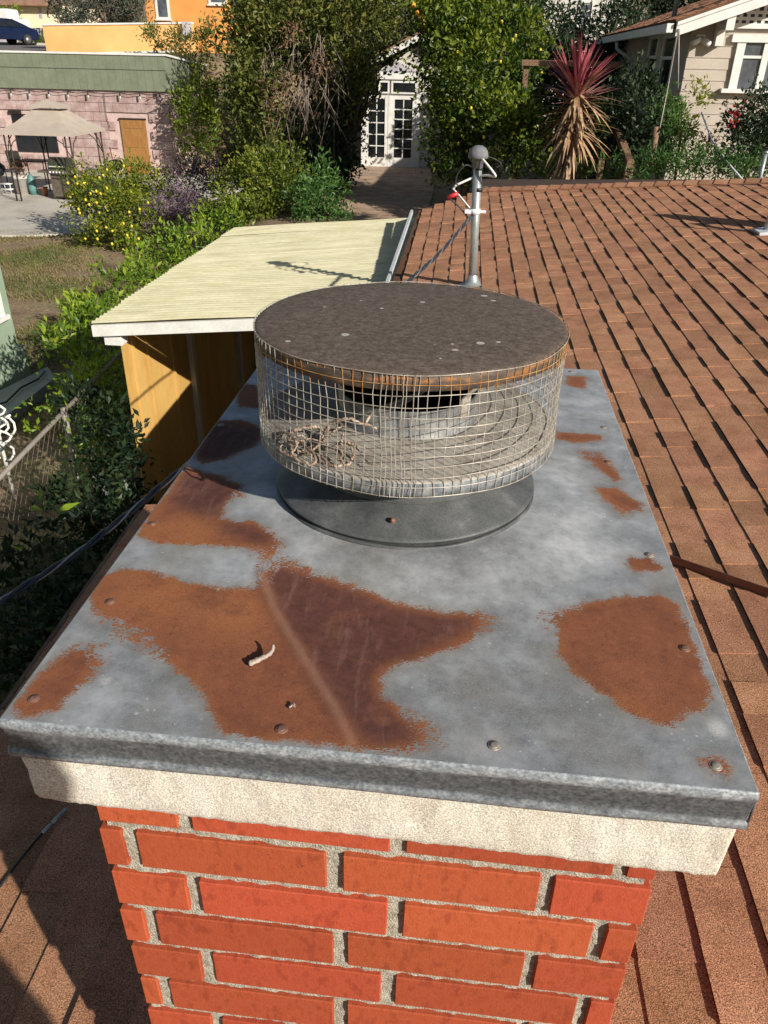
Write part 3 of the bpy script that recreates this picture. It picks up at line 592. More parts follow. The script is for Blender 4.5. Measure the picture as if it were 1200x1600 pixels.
twig([pn(455, 700), pn(452, 680, .012), pn(475, 668, .02), pn(505, 672, .012), pn(500, 690, .006), pn(470, 705), pn(450, 690, .006), pn(470, 680, .016), pn(490, 695)], .0026, M['twig'], 'thin dry twig curled in tight loops, furthest out against the screen', group=G_, seed=2)
twig([pn(505, 690), pn(515, 665, .02), pn(545, 655, .035), pn(565, 662, .03), pn(588, 670, .018)], .003, M['twig'], 'arched dry twig rising over the others beside the inner collar', group=G_, seed=3)
twig([pn(500, 680), pn(500, 710), pn(520, 728), pn(548, 722), pn(550, 700, .01), pn(538, 690, .018)], .0027, M['twig'], 'dry twig bent in an open hoop near the pan edge', group=G_, seed=4)
twig([pn(533, 728), pn(534, 700, .016), pn(535, 672, .03)], .0026, M['twig'], 'short straight twig standing upright inside the hoop', group=G_, seed=5)
twig([pn(570, 665, .02), pn(577, 650, .03), pn(585, 642, .032)], .0022, M['twig'], 'short forked twig end pointing up at the collar strap', group=G_, seed=6)
twig([pn(440, 705), pn(470, 712), pn(492, 700, .008), pn(520, 676, .014), pn(540, 662, .02)], .0024, M['twig'], 'long slanting twig lying across the curled one', group=G_, seed=7)
def pc(x, y, h=.0): return onz(x, y, ZC + h)
twig([pn(430, 690), pn(445, 676, .014), pn(462, 690, .02), pn(455, 708, .01), pn(438, 704, .004), pn(446, 690, .008)], .002, M['twig'], 'small coiled twig nearest the screen in the pan', group=G_, seed=11)
twig([pn(520, 700, .004), pn(540, 690, .02), pn(560, 700, .012), pn(572, 720, .006), pn(585, 728, .004)], .0024, M['twig'], 'crooked dry twig trailing towards the front of the pan', group=G_, seed=12)
twig([pn(470, 690, .01), pn(492, 712, .014), pn(486, 726, .006), pn(465, 718, .006), pn(458, 700, .014), pn(480, 686, .02), pn(515, 694, .012)], .0021, M['twig'], 'tangled looping twig between the coil and the hoop', group=G_, seed=13)
twig([pc(391, 1036, .0035), pc(405, 1030, .006), pc(418, 1024, .008), pc(426, 1015, .012), pc(427, 1008, .016)], .0034, M['twigpale'], 'pale curved twig lying on the big rust patch of the chimney cover', seed=8, jit=.0004)
t_ = twig([pc(452, 1103, .002), pc(458, 1100, .003), pc(461, 1104, .002)], .0012, M['twigpale'], 'tiny pale stem fragment on the rust near the front edge', nm='stem_fragment', cat='twig fragment', seed=9)

# ============================================================ SHINGLED HOUSE
TH, AY, EL = R_(7.76), R_(-.69), R_(1.45); RE = .1403; RS0 = -.186
RP = np.array([0, 0, ZC - 1.265]); dy = np.array([math.sin(AY), math.cos(AY), math.sin(EL)]); dy /= np.linalg.norm(dy)
ux = np.array([math.cos(TH), 0, math.sin(TH)]); rn = np.cross(ux, dy); rn /= np.linalg.norm(rn); ux = np.cross(dy, rn)
def rp(s, t, n=0.): return RP + ux * s + dy * t + rn * n
def st(P): d = np.asarray(P) - RP; return d @ ux, d @ dy
def onroof(x, y, n=0.): return onpl(x, y, RP + rn * n, rn)
house = thing('shingled_house', 'low house with reddish brown shingle roof around the brick chimney', 'house', (2, 4, 0))
sN = RS0 - 6 * RE                                     # the near eave stands further out
A_, B_, Cc = st(onroof(655, 328)), st(onroof(750, 299)), st(onroof(1195, 285))
B2 = np.array(B_); C2 = np.array(Cc); D2 = C2 + (C2 - B2) / np.linalg.norm(C2 - B2) * 2.2
poly = [(sN, -3.0), (sN, 2.6), (RS0, 2.6), tuple(A_), tuple(B_), tuple(D2), (D2[0], -3.0)]
PL = np.array(poly)
def inside(s, t):
    c = False; n = len(poly)
    for i in range(n):
        a, b_ = poly[i], poly[(i + 1) % n]
        if (a[1] <= t) != (b_[1] <= t) and s < (b_[0] - a[0]) * (t - a[1]) / (b_[1] - a[1]) + a[0]: c = not c
    return c
mb = MB(); mb.prism([rp(s, t, -.002) for s, t in poly], -rn * .03); mb.build('roof_deck', M['deck'], house)
WID = (.13, .16, .19, .23, .27); THK = (.0065, .0075, .0125, .014)
def shing(wd, th): return [(0, 0, 0), (0, wd, 0), (RE * 1.22, wd, 0), (RE * 1.22, 0, 0), (0, 0, th), (0, wd, th), (RE * 1.22, wd, .0008), (RE * 1.22, 0, .0008)]
SF = [(4, 5, 1, 0), (5, 6, 2, 1), (6, 7, 3, 2), (7, 4, 0, 3), (7, 6, 5, 4)]
SF = [f[::-1] for f in SF] + [(0, 1, 2, 3)]
rs = random.Random(21); cand = []
i = -6
while RS0 + i * RE < D2[0]:
    s = RS0 + i * RE; t = -3.0 + rs.uniform(0, .2); thick = rs.random() < .5
    while t < 11:
        wd = rs.choice(WID); thick = (not thick) if rs.random() < .72 else thick; th = rs.choice(THK[2:] if thick else THK[:2])
        if inside(s + .02, t + wd / 2) and not (.0 < s + RE < .66 and .12 < t < 1.0):
            cand.append((s + rs.uniform(-.002, .002), t, wd, th))
        t += wd + .0007
    i += 1
def vis(c):
    P = rp(c[0] + .07, c[1] + c[2] / 2); d = P - CAM; w_ = d @ FW
    if w_ < .1: return -1
    u = 600 + FPX * (d @ RT) / w_; v = 800 - FPX * (d @ UP) / w_
    if not (-60 < u < 1260 and -20 < v < 1660): return -1
    if 300 < u < 960 and 560 < v < 1240: return -1
    if u < 1150 and 620 < v < 1300 and u > 500 and (u - 930) < (v - 580) * .383: return -1
    return 1 / w_
order = sorted(range(len(cand)), key=lambda k: -vis(cand[k])); near = set(order[:300]); shm = {}
Rot = np.stack([ux, dy, rn], 1); V = []; F = []; Rr = []
for k, (s, t, wd, th) in enumerate(cand):
    if k in near:
        key = (wd, th)
        if key not in shm: me = bpy.data.meshes.new('shingle'); me.from_pydata(shing(wd, th), [], SF); me.update(); me.materials.append(M['shingle']); me.materials.append(M['shingle_edge']); me.polygons.foreach_set('material_index', [1, 0, 1, 0, 0, 0]); shm[key] = me
        inst(shm[key], 'shingle', house, rp(s, t), Rot)
    else:
        r1 = rs.random(); o_ = len(V); V += [rp(s + a, t + b_, c) for a, b_, c in shing(wd, th)]; F += [tuple(q + o_ for q in f) for f in SF]; Rr += [r1] * 6
V = np.array(V) - np.array(house['_base']); me = fastmesh('shingle_field', V, np.array(F), M['shingle'], Rr); me.materials.append(M['shingle_edge']); me.polygons.foreach_set('material_index', [1, 0, 1, 0, 0, 0] * (len(F) // 6)); o = bpy.data.objects.new('shingle_field', me); COL.objects.link(o); o.parent = house; o['_base'] = house['_base']; o['kind'] = 'stuff'
# ridge caps along the far edge
d_ = (D2 - B2) / np.linalg.norm(D2 - B2); Lr = np.linalg.norm(D2 - B2); nrm = np.array([-d_[1], d_[0]])
capm = None; k = 0; x = 0.
while x < Lr:
    q = B2 + d_ * x; T3 = ux * d_[0] + dy * d_[1]; N3 = ux * nrm[0] + dy * nrm[1]
    if capm is None:
        me = bpy.data.meshes.new('ridge_cap'); v_ = []
        for (a, h) in ((0, .022), (.24, .008)):
            for (w_, z_) in ((-.13, -.004), (0, .02), (.13, -.03)): v_.append((a, w_, z_ + h)); 
        for (a, h) in ((0, .022), (.24, .008)):
            for (w_, z_) in ((-.13, -.012), (0, .008), (.13, -.04)): v_.append((a, w_, z_ + h - .008))
        me.from_pydata(v_, [], [(0, 3, 4, 1), (1, 4, 5, 2), (6, 7, 10, 9), (7, 8, 11, 10), (0, 1, 7, 6), (1, 2, 8, 7), (0, 6, 9, 3), (2, 5, 11, 8), (3, 9, 10, 4), (4, 10, 11, 5)]); me.update(); me.materials.append(M['shingle']); capm = me
    inst(capm, 'ridge_cap', house, rp(q[0], q[1], .012), np.stack([T3, N3, rn], 1)); x += .165
# flat roof beyond the ridge
a, b_, c, d = rp(*B2, .004), rp(*D2, .004), onz(1165, 281, ZC - .5), onz(752, 280, ZC - .9); e = c + (c - d) * .4; e[2] = c[2] + .05
mb = MB(); mb.prism([a, b_, e, c, d], (0, 0, -.06)); mb.build('flat_roof', M['flatroof'], house)
# white drip edge and gutter board on the far eave
p0, p1 = rp(RS0 - .012, 2.6), rp(RS0 - .012, A_[1]); mb = MB()
mb.prism([p0 + (0, 0, .012), p0 + ux * .03 + (0, 0, .012), p0 + ux * .03 + (0, 0, -.035), p0 + (0, 0, -.035)], p1 - p0); mb.build('drip_edge', M['whitemetal'], house)
mb = MB(); mb.span((RS0 + .35, 2.7, 0), (8, 9.2, ZC - 1.25)); mb.span((.75, -2.8, 0), (8, 2.7, ZC - 1.34)); mb.span((-.75, -2.8, 0), (.75, 2.4, ZC - 1.5)); mb.build('wall', M['siding'], house)
mb = MB(); p0, p1 = rp(sN - .004, -3), rp(sN - .004, 2.6); mb.prism([p0 + (0, 0, .004), p0 + (-.02, 0, .004), p0 + (-.02, 0, -.14), p0 + (0, 0, -.14)], p1 - p0); mb.build('fascia_board', M['wood'], house)

# brown metal strip on the roof beside the chimney
p0, p1 = onroof(1046, 878, .02), onroof(1215, 936, .02); mb = MB(); e = (p1 - p0); e = e / np.linalg.norm(e); sd_ = np.cross(rn, e)
mb.prism([p0, p0 + sd_ * .035, p0 + sd_ * .035 + rn * .006, p0 + rn * .006], p1 - p0); mb.prism([p0 + rn * .006, p0 + sd_ * .004 + rn * .006, p0 + sd_ * .004 + rn * .03, p0 + rn * .03], p1 - p0)
tag(mb.build('roof_strip', M['brownmetal']), 'brown metal angle strip lying on the shingles beside the chimney', 'metal strip')
# loose coax cable with connector on the near shaded roof
o = thing('coax_cable', 'black coax cable with bluish metal connector lying on the shaded roof', 'cable', onroof(60, 1300, .01))
mb = MB(); P_ = [onroof(x, y, .012) for x, y in ((-60, 1450), (0, 1385), (30, 1345), (52, 1318), (66, 1302))]; mb.tube(P_, .0035, 8); mb.build('cable', M['black'], o)
mb = MB(); a, b_ = onroof(66, 1302, .014), onroof(104, 1264, .02); mb.tube([a, a + (b_ - a) * .34, a + (b_ - a) * .36, a + (b_ - a) * .42, a + (b_ - a) * .44, b_], [.006, .006, .0045, .0045, .0065, .0065], 12); mb.build('connector', M['conduit'], o)

# ---- service mast
mbase = onroof(738, 446); mtop = atY(747.5, 240, mbase[1] + .0); mast = thing('service_mast', 'grey metal service mast with weatherhead rising from the shingle roof', 'service mast', mbase)
mb = MB(); mb.tube([mbase + (0, 0, -.1), mtop], .0345, 20); mb.build('conduit_pole', M['conduit'], mast)
mb = MB(); mb.lathe(mbase, [(.11, -.02), (.11, .002), (.075, .012), (.05, .05), (.037, .09)], 24); mb.build('base_flashing', M['conduit'], mast)
mb = MB(); mb.lathe(mtop, [(.0001, .06), (.03, .056), (.055, .042), (.072, .018), (.078, -.01), (.078, -.03), (.07, -.034), (.045, -.036), (.043, -.1), (.036, -.102)], 24); mb.build('weatherhead', M['weatherhead'], mast)
for v in (.28, .43, .62): 
    c = mbase + (mtop - mbase) * v; 
for yy, hh in ((263, .012), (296, .014)):
    c = atY(747, yy, mbase[1]); mb = MB(); mb.lathe(c, [(.034, -hh), (.0365, -hh), (.0365, hh), (.034, hh)], 20); mb.build('strap_band', M['black'], mast)
c = atY(742, 330, mbase[1]); mb = MB(); mb.lathe(c, [(.034, -.02), (.043, -.02), (.043, .02), (.034, .02)], 20); mb.box(c + (-.055, -.02, 0), (.05, .03, .03)); mb.box(c + (.06, 0, 0), (.06, .02, .02)); mb.build('clamp', M['whitemetal'], mast)
def tubepx(pts, r, m, name, parent, n=6, Y=None):
    mb = MB(); P_ = [atY(x, y, mbase[1] + dy_) for x, y, dy_ in pts]; 
    # smooth
    out = []
    for i in range(len(P_) - 1):
        a, b1, c1, d1 = P_[max(i - 1, 0)], P_[i], P_[i + 1], P_[min(i + 2, len(P_) - 1)]
        for k in range(6): t_ = k / 6; out.append(.5 * (2 * b1 + (c1 - a) * t_ + (2 * a - 5 * b1 + 4 * c1 - d1) * t_ ** 2 + (3 * b1 - a - 3 * c1 + d1) * t_ ** 3))
    out.append(P_[-1]); mb.tube(out, r, n); return mb.build(name, m, parent)
tubepx([(752, 246, -.05), (762, 258, -.1), (770, 268, -.12), (774, 276, -.1), (760, 274, -.06), (745, 276, 0), (735, 279, 0)], .0085, M['white'], 'drop_wire', mast)
tubepx([(735, 279, 0), (722, 285, -.02), (712, 290, -.02), (708, 296, -.02)], .009, M['white'], 'drop_wire', mast)
tubepx([(757, 243, 0), (772, 248, .05), (783, 256, .05), (775, 262, .05)], .006, M['black'], 'drop_wire', mast)
tubepx([(739, 262, 0), (728, 258, -.05), (716, 270, -.05), (712, 284, -.05), (716, 290, -.05)], .006, M['black'], 'drop_wire', mast)
tubepx([(700, 309, 0), (712, 318, 0), (722, 328, 0), (733, 343, 0)], .007, M['black'], 'drop_wire', mast)
tubepx([(748, 288, 0), (756, 292, .02), (762, 291, .03), (750, 294, .0)], .007, M['black'], 'drop_wire', mast)
tubepx([(709, 296, 0), (718, 306, 0), (728, 318, 0), (738, 330, 0)], .008, M['bare'], 'drop_wire', mast)
mb = MB(); mb.tube([atY(699, 309, mbase[1]), atY(716, 302, mbase[1])], [.017, .017], 10); mb.build('connector_sleeve', M['red'], mast)
# twisted service cable from the mast over the chimney to the near left
cpts = [atY(738, 336, mbase[1]), atY(690, 392, 5.0), atY(636, 441, 4.2), atY(520, 545, 3.3), atY(400, 640, 2.7), atY(282, 735, 2.2), atY(140, 850, 1.75), atY(0, 940, 1.45), atY(-160, 1040, 1.15)]
ctr = []
for i in range(len(cpts) - 1):
    a, b1, c1, d1 = cpts[max(i - 1, 0)], cpts[i], cpts[i + 1], cpts[min(i + 2, len(cpts) - 1)]
    for k in range(24): t_ = k / 24; ctr.append(.5 * (2 * b1 + (c1 - a) * t_ + (2 * a - 5 * b1 + 4 * c1 - d1) * t_ ** 2 + (3 * b1 - a - 3 * c1 + d1) * t_ ** 3))
ctr = np.array(ctr); ln = np.concatenate([[0], np.cumsum(np.linalg.norm(np.diff(ctr, axis=0), axis=1))])
sv = thing('service_cable', 'black twisted service cable strung from the roof mast past the chimney', 'overhead cable', cpts[0])
tg = np.gradient(ctr, axis=0); tg /= np.linalg.norm(tg, axis=1)[:, None]; sa_ = np.cross(tg, (0, 0, 1)); sa_ /= np.linalg.norm(sa_, axis=1)[:, None]; sb_ = np.cross(sa_, tg)
for k in range(3):
    ph = ln / .30 * 2 * math.pi + k * 2 * math.pi / 3; r0 = .0072
    P_ = ctr + (sa_ * np.cos(ph)[:, None] + sb_ * np.sin(ph)[:, None]) * r0; mb = MB(); mb.tube(list(P_), .0066 if k < 2 else .0042, 7); mb.build('conductor', M['cable'] if k < 2 else M['bare'], sv)

# ---- satellite dish near the ridge, mostly outside the frame
ft = onroof(1196, 364); dsh = thing('satellite_dish', 'grey satellite dish on a bent mast at the roof ridge beside the shingles', 'satellite dish', ft)
mb = MB(); mb.prism([ft + ux * -.08 + dy * -.1, ft + ux * .12 + dy * -.1, ft + ux * .12 + dy * .1, ft + ux * -.08 + dy * .1], rn * .03); mb.build('foot', M['whitemetal'], dsh)
cc = atY(1284, 306, ft[1] + .1); ax = np.array([-.5, -.72, .48]); ax /= np.linalg.norm(ax); e1 = np.cross(ax, (0, 0, 1)); e1 /= np.linalg.norm(e1); e2 = np.cross(e1, ax)
V = [cc]; F = []
for k in range(1, 6):
    for j in range(28): q = 2 * math.pi * j / 28; r_ = k / 5; V.append(cc + e1 * .36 * r_ * math.cos(q) + e2 * .35 * r_ * math.sin(q) + ax * .07 * r_ * r_)
F += [(0, 1 + j, 1 + (j + 1) % 28) for j in range(28)]
for k in range(4): F += [(1 + k * 28 + j, 1 + (k + 1) * 28 + j, 1 + (k + 1) * 28 + (j + 1) % 28, 1 + k * 28 + (j + 1) % 28) for j in range(28)]
mb = MB(); mb.tube([ft, ft + (.02, .02, .15), ft + (.08, .1, .3), cc - ax * .02], .03, 10); mb.build('mast', M['conduit'], dsh)
mb = MB(); mb.add(V, F, True); M['dish'] = mat('blue_grey_dish', [(.06, .08, .11), (.09, .115, .15)], .4, 6, 3); o = mb.build('reflector', M['dish'], dsh); s_ = o.modifiers.new('thick', 'SOLIDIFY'); s_.thickness = .006
mb = MB(); mb.tube([cc - e2 * .3, cc - e2 * .2 + ax * .3, cc + ax * .42], .012, 8); mb.build('feed_arm', M['conduit'], dsh)
pb = atY(1187, 281, 9.6); o = MB(); o.tube([pb + (0, 0, -.2), atY(1197, 238, 9.6)], .024, 12); o.tube([atY(1197, 240, 9.6), atY(1197.5, 236, 9.6)], [.03, .03], 12)
tag(o.build('vent_pipe', M['conduit']), 'thin grey vent pipe standing on the roof ridge behind the dish', 'vent pipe')

# ============================================================ CARPORT
def cz(x): return ZC - 1.45 + (x + 2.8) * .09
CX0, CX1, CY0, CY1 = -2.78, -.16, 5.82, 10.35
cpt = thing('carport', 'ochre plywood carport with pale yellow corrugated roof next to the house', 'carport', (CX0, CY0, 0))
Q = .082; ns = 7; shl = (CY1 - CY0) / ns
for k in range(ns):
    y0 = CY0 + k * shl; y1 = y0 + shl + .07; n_ = int((y1 - y0) / Q * 8); V = []; xs = (CX0 + random.uniform(-.015, .01), CX0 + .9, CX0 + 1.8, CX1)
    if k == ns - 1: y1 = CY1; n_ = int((y1 - y0) / Q * 8)
    sk = .0
    for j in range(n_ + 1):
        y = y0 + (y1 - y0) * j / n_
        for x in xs: V.append((x, y, cz(x) + .017 * math.sin(2 * math.pi * y / Q) + .007 * (1 - (y - y0) / shl) + .006 * math.sin(x * 2.3 + k)))
    m_ = len(xs); F = [(j * m_ + i, j * m_ + i + 1, (j + 1) * m_ + i + 1, (j + 1) * m_ + i) for j in range(n_) for i in range(m_ - 1)]
    mb = MB(); mb.add(V, F, False); o = mb.build('corrugated_sheet', M['corr'], cpt); s_ = o.modifiers.new('thick', 'SOLIDIFY'); s_.thickness = .0025; s_.offset = -1
mb = MB(); a = np.array([CX0 - .01, CY0 - .01, cz(CX0) - .015]); b_ = np.array([CX1, CY0 - .01, cz(CX1) - .015])
mb.prism([a, a + (0, .04, 0), a + (0, .04, -.1), a + (0, 0, -.1)], b_ - a); mb.build('fascia_board', M['white'], cpt, bevel=.003)
mb = MB(); mb.box((CX0 + .15, CY0 + .1, cz(CX0) - .155), (.16, .14, .085)); mb.build('beam_end', M['white'], cpt, bevel=.004)
for k in range(5):
    y = CY0 + .35 + k * .95; a = np.array([CX0 + .06, y, cz(CX0) - .03]); b_ = np.array([CX1, y, cz(CX1) - .03]); mb = MB(); mb.prism([a, a + (0, .045, 0), a + (0, .045, -.1), a + (0, 0, -.1)], b_ - a); mb.build('rafter', M['stud'], cpt)
WX = -2.58; y = CY0 + .09
for k in range(4):                              # plywood sheets of the far long wall, seen from inside
    mb = MB(); mb.span((WX - .012 - .004 * (k % 2), y, .02), (WX - .004 * (k % 2), y + 1.16, cz(WX) - .13)); mb.build('plywood_sheet', M['ply'], cpt); y += 1.165
for yy, m_, w_, t_ in ((CY0 + .30, 'ply', .04, .012), (CY0 + .62, 'ply', .03, .01), (CY0 + 1.24, 'ply', .05, .014), (7.56, 'stud', .09, .06), (9.36, 'stud', .09, .06)):
    mb = MB(); mb.span((WX + .001, yy - w_ / 2, .02), (WX + t_, yy + w_ / 2, cz(WX) - .135)); mb.build('wall_stud', M[m_], cpt)
mb = MB(); mb.span((WX, CY1 - .09, .02), (CX1 - .02, CY1 - .075, cz(WX) - .1)); mb.build('back_panel', M['ply'], cpt)
for x in (-1.8, -1.0): mb = MB(); mb.span((x - .045, CY1 - .15, .02), (x + .045, CY1 - .091, cz(x) - .1)); mb.build('wall_stud', M['stud'], cpt)

# ============================================================ GROUND
def smooth(a, b_, x): t_ = np.clip((x - a) / (b_ - a), 0, 1); return t_ * t_ * (3 - 2 * t_)
def ght(x, y):
    h = 1.4 * smooth(-4.9, -3.9, x) * smooth(10.9, 12.5, y) + .75 * smooth(.6, 2.6, x) * smooth(10.8, 12, y)
    far = smooth(34.6, 38.5, y); h = h * (1 - far) + far * (4.3 + .023 * (y - 38))
    h += 9 * smooth(75, 190, y)
    return h
gx = np.concatenate([np.linspace(-240, -30, 15)[:-1], np.linspace(-30, 14, 111), np.linspace(14, 240, 15)[1:]]); gy = np.concatenate([np.linspace(-80, -4, 8)[:-1], np.linspace(-4, 70, 186), np.linspace(70, 400, 16)[1:]])
X, Y = np.meshgrid(gx, gy); Z = ght(X, Y); n1, n2 = len(gx), len(gy); ii, jj = np.divmod(np.arange((n1 - 1) * (n2 - 1)), n1 - 1); a = ii * n1 + jj
M['ground'] = mat('garden_soil_and_dry_lawn', [(.045, .035, .022), (.20, .135, .085), (.28, .21, .12), (.16, .15, .06)], .98, .9, 9, fine=(16, .65, 1.25), bump=.8, bscale=14, contrast=(.3, .7), bdist=.03)
me = fastmesh('ground', np.stack([X.ravel(), Y.ravel(), Z.ravel()], 1), np.stack([a, a + 1, a + n1 + 1, a + n1], 1), M['ground'], None, True)
o = bpy.data.objects.new('ground', me); COL.objects.link(o); o['kind'] = 'structure'
mb = MB(); P_ = [onz(x, y, 0) for x, y in ((-140, 372), (58, 370), (150, 366), (215, 352))]; pt = [(p[0], p[1], .0) for p in P_] + [(-7.6, 33.4, 0), (-32, 33.4, 0), (-32, P_[0][1], 0)]
mb.prism(pt, (0, 0, .05)); o = mb.build('patio', M['patio']); o['kind'] = 'structure'
mb = MB(); mb.prism([(-2.75, 10.6, 1.3), (-.4, 10.6, 1.3), (-.55, 21, 1.3), (-.9, 25.6, 1.3), (-3.3, 25.6, 1.3), (-3.3, 20, 1.3)], (0, 0, .14)); o = mb.build('garden_path', M['gravel']); o['kind'] = 'structure'
# far road
gx = np.linspace(-75, -19.6, 40); gy = np.linspace(38.8, 57, 24); X, Y = np.meshgrid(gx, gy); n1 = 40; ii, jj = np.divmod(np.arange(39 * 23), 39); a = ii * n1 + jj
me = fastmesh('road', np.stack([X.ravel(), Y.ravel(), ght(X, Y).ravel() + .03], 1), np.stack([a, a + 1, a + n1 + 1, a + n1], 1), M['asphalt'], None, True); o = bpy.data.objects.new('road', me); COL.objects.link(o); o['kind'] = 'structure'
mb = MB()
for k in range(10):
    x0, x1 = -75 + k * 5.6, -75 + (k + 1) * 5.6; mb.prism([(x0, 57, 4.55), (x1, 57, 4.55), (x1, 57.18, 4.55), (x0, 57.18, 4.55)], (0, 0, .36))
o = mb.build('kerb', M['patio']); o['kind'] = 'structure'
mb = MB(); mb.prism([(-3.3, -3, .03), (-1.0, -3, .03), (-.9, 5.7, .03), (-3.6, 5.7, .03)], (0, 0, .03)); M['shade_soil'] = mat('soil_with_painted_shade', [(.012, .010, .007), (.03, .022, .014), (.05, .036, .022)], .98, 12, 8, bump=.8, bscale=40, bdist=.02); o = mb.build('shade_soil_sheet', M['shade_soil']); o['kind'] = 'structure'  # dark soil sheet, its near-black colour also paints in the side yard's deep shade
# lawn blades
bl = []; n_ = 60000; u = rng.random((n_, 2)); gx_, gy_ = -13.5 + u[:, 0] * 9.6, 8.0 + u[:, 1] * 12.6
k_ = np.array([mnoise.noise(Vector((x * .55, y * .55, 0))) for x, y in zip(gx_[:n_], gy_[:n_])]); keep = (k_ > -.22 + .25 * rng.random(n_)) & ~((gx_ < -6.15) & (gy_ < 10.2)); gx_, gy_, k_ = gx_[keep], gy_[keep], k_[keep]; n_ = len(gx_)
q = rng.random(n_) * 6.283; hh = .03 + .04 * rng.random(n_); wx, wy = np.cos(q) * .012, np.sin(q) * .012; lx, ly = rng.normal(size=n_) * .025, rng.normal(size=n_) * .025; z0 = ght(gx_, gy_)
V = np.stack([np.stack([gx_ - wx, gy_ - wy, z0], 1), np.stack([gx_ + wx, gy_ + wy, z0], 1), np.stack([gx_ + wx * .3 + lx, gy_ + wy * .3 + ly, z0 + hh], 1), np.stack([gx_ - wx * .3 + lx, gy_ - wy * .3 + ly, z0 + hh], 1)], 1).reshape(-1, 3)
k4 = np.arange(n_) * 4; me = fastmesh('grass', V, np.stack([k4, k4 + 1, k4 + 2, k4 + 3], 1), L_['grass'], np.clip(.34 + .9 * k_ + .25 * rng.normal(size=n_), 0, 1)); o = bpy.data.objects.new('grass', me); COL.objects.link(o); tag(o, 'patchy short grass of the dry lawn behind the green house', 'grass', kind='stuff')

# ============================================================ LEFT GARAGE
GY, GX1, GX0 = 33., -11.78, -30.
gar = thing('block_garage', 'pink block garage with sage green parapet and orange-brown door', 'garage', (-20, 36, 0))
bl = MB(); bl.span((GX0, GY + .03, 0), (GX1 - .02, 42, 3.1)); bl.build('wall', M['pinkmortar'], gar)
dl, dr = atY(188, 187, GY)[0], atY(227, 187, GY)[0]; dtop = atY(200, 187, GY)[2]; wl, wr_ = atY(20, 190, GY)[0], atY(84, 190, GY)[0]; wt, wb = 2.15, .75
bs = {}
r = 0; z = .0
while z < 3.05:
    x = GX1 - (.0 if r % 2 else .29)
    while x > -20.5:
        x0 = max(x - .58, -20.5)
        if not (x0 < dr and x > dl and z < dtop) and not (x0 < wr_ and x > wl and z + .33 > wb and z < wt):
            k = round(x - x0, 2)
            if k > .05:
                if k not in bs: bs[k] = chamfer_mesh('wall_block', k - .012, .07, .318, .006, M['pink'], int(k * 100))
                inst(bs[k], 'wall_block', gar, ((x + x0) / 2, GY + random.uniform(-.003, .003), z + .16))
        x -= .58 if not (r % 2 == 0 and x == GX1 - .29) else .58
    z += .33; r += 1
for r_ in range(0, 10, 2): 
    k = .29
    if k not in bs: bs[k] = chamfer_mesh('wall_block', k - .012, .07, .318, .006, M['pink'], 3)
    inst(bs[k], 'wall_block', gar, (GX1 - .145, GY, r_ * .33 + .16))
zt, zm, zb_ = 4.30, 3.80, 3.08
x = GX1 + .1
while x > -20.5:
    for (a, b_, yo) in ((zm + .01, zt, .0), (zb_, zm - .01, .025)):
        key = ('b', round(b_ - a, 2))
        if key not in bs: bs[key] = chamfer_mesh('siding_board', .292, .03, b_ - a, .005, M['green'], 5)
        inst(bs[key], 'siding_board', gar, (x - .15, GY - .14 + yo, (a + b_) / 2))
    x -= .3
mb = MB(); mb.prism([(GX1 + .1, GY - .12, zb_), (GX1 + .1, GY - .12, zt), (GX1 + .1, 42, 3.62), (GX1 + .1, 42, 2.9)], (-.05, 0, 0)); mb.span((GX0, GY - .11, zb_ + .02), (GX1 + .04, GY - .06, zt)); mb.build('parapet', M['green'], gar)
mb = MB(); mb.prism([(GX0, GY - .2, zt), (GX1 + .17, GY - .2, zt), (GX1 + .17, 42, 3.63), (GX0, 42, 3.63)], (0, 0, .07)); mb.build('roof_edge', M['white'], gar)
mb = MB(); mb.span((dl, GY - .045, 0), (dr, GY - .005, dtop)); d_ = mb.build('door', M['door'], gar)
for zz in (.35, 1.05, 1.75): mb = MB(); mb.span((dl + .12, GY - .06, zz), (dr - .12, GY - .047, zz + .07)); mb.build('door_rail', M['door'], d_)
mb = MB(); mb.span((dl - .05, GY - .06, dtop), (dr + .04, GY - .01, dtop + .06)); mb.build('lintel', M['bronze'], gar)
mb = MB(); mb.span((wl, GY - .02, wb), (wr_, GY + .025, wt)); w_ = mb.build('window', M['darkglass'], gar)
mb = MB(); mb.span((wl - .1, GY - .06, wt), (wl + .45, GY - .01, wt + .12)); mb.build('lintel', M['bronze'], gar)
sl_ = thing('string_lights', 'string of small patio bulbs hung along the pink garage wall', 'string lights', (-15, GY - .2, 3.0))
xs = [atY(x, 146, GY - .2)[0] for x in (-14, 17, 46, 76, 106, 137, 187, 218, 249, 272)]; mb = MB()
for a, b_ in zip(xs, xs[1:]): mb.tube([(a, GY - .2, 3.02), ((a + b_) / 2, GY - .2, 2.96), (b_, GY - .2, 3.02)], .012, 4)
mb.tube([atY(162, 146, GY - .1), atY(166, 180, GY - .1), atY(172, 200, GY - .1)], .012, 4)
mb.build('cord', M['black'], sl_)
for a in xs: 
    mb = MB(); mb.tube([(a, GY - .2, 3.01), (a, GY - .2, 2.9)], .03, 6); b_ = mb.build('bulb_socket', M['black'], sl_)
    mb = MB(); mb.lathe((a, GY - .2, 2.9), [(.028, 0), (.038, -.05), (.025, -.1), (.001, -.11)], 8); mb.build('bulb', M['bulb'], b_)
p = atY(84, 167, GY - .15); mb = MB(); mb.box(p, (.18, .14, .16)); mb.tube([p + (.05, -.05, -.02), p + (.3, -.12, -.1)], .045, 6); tag(mb.build('flood_light', M['white'], bevel=.02), 'small white flood light on the pink wall above the canopy', 'light fixture')
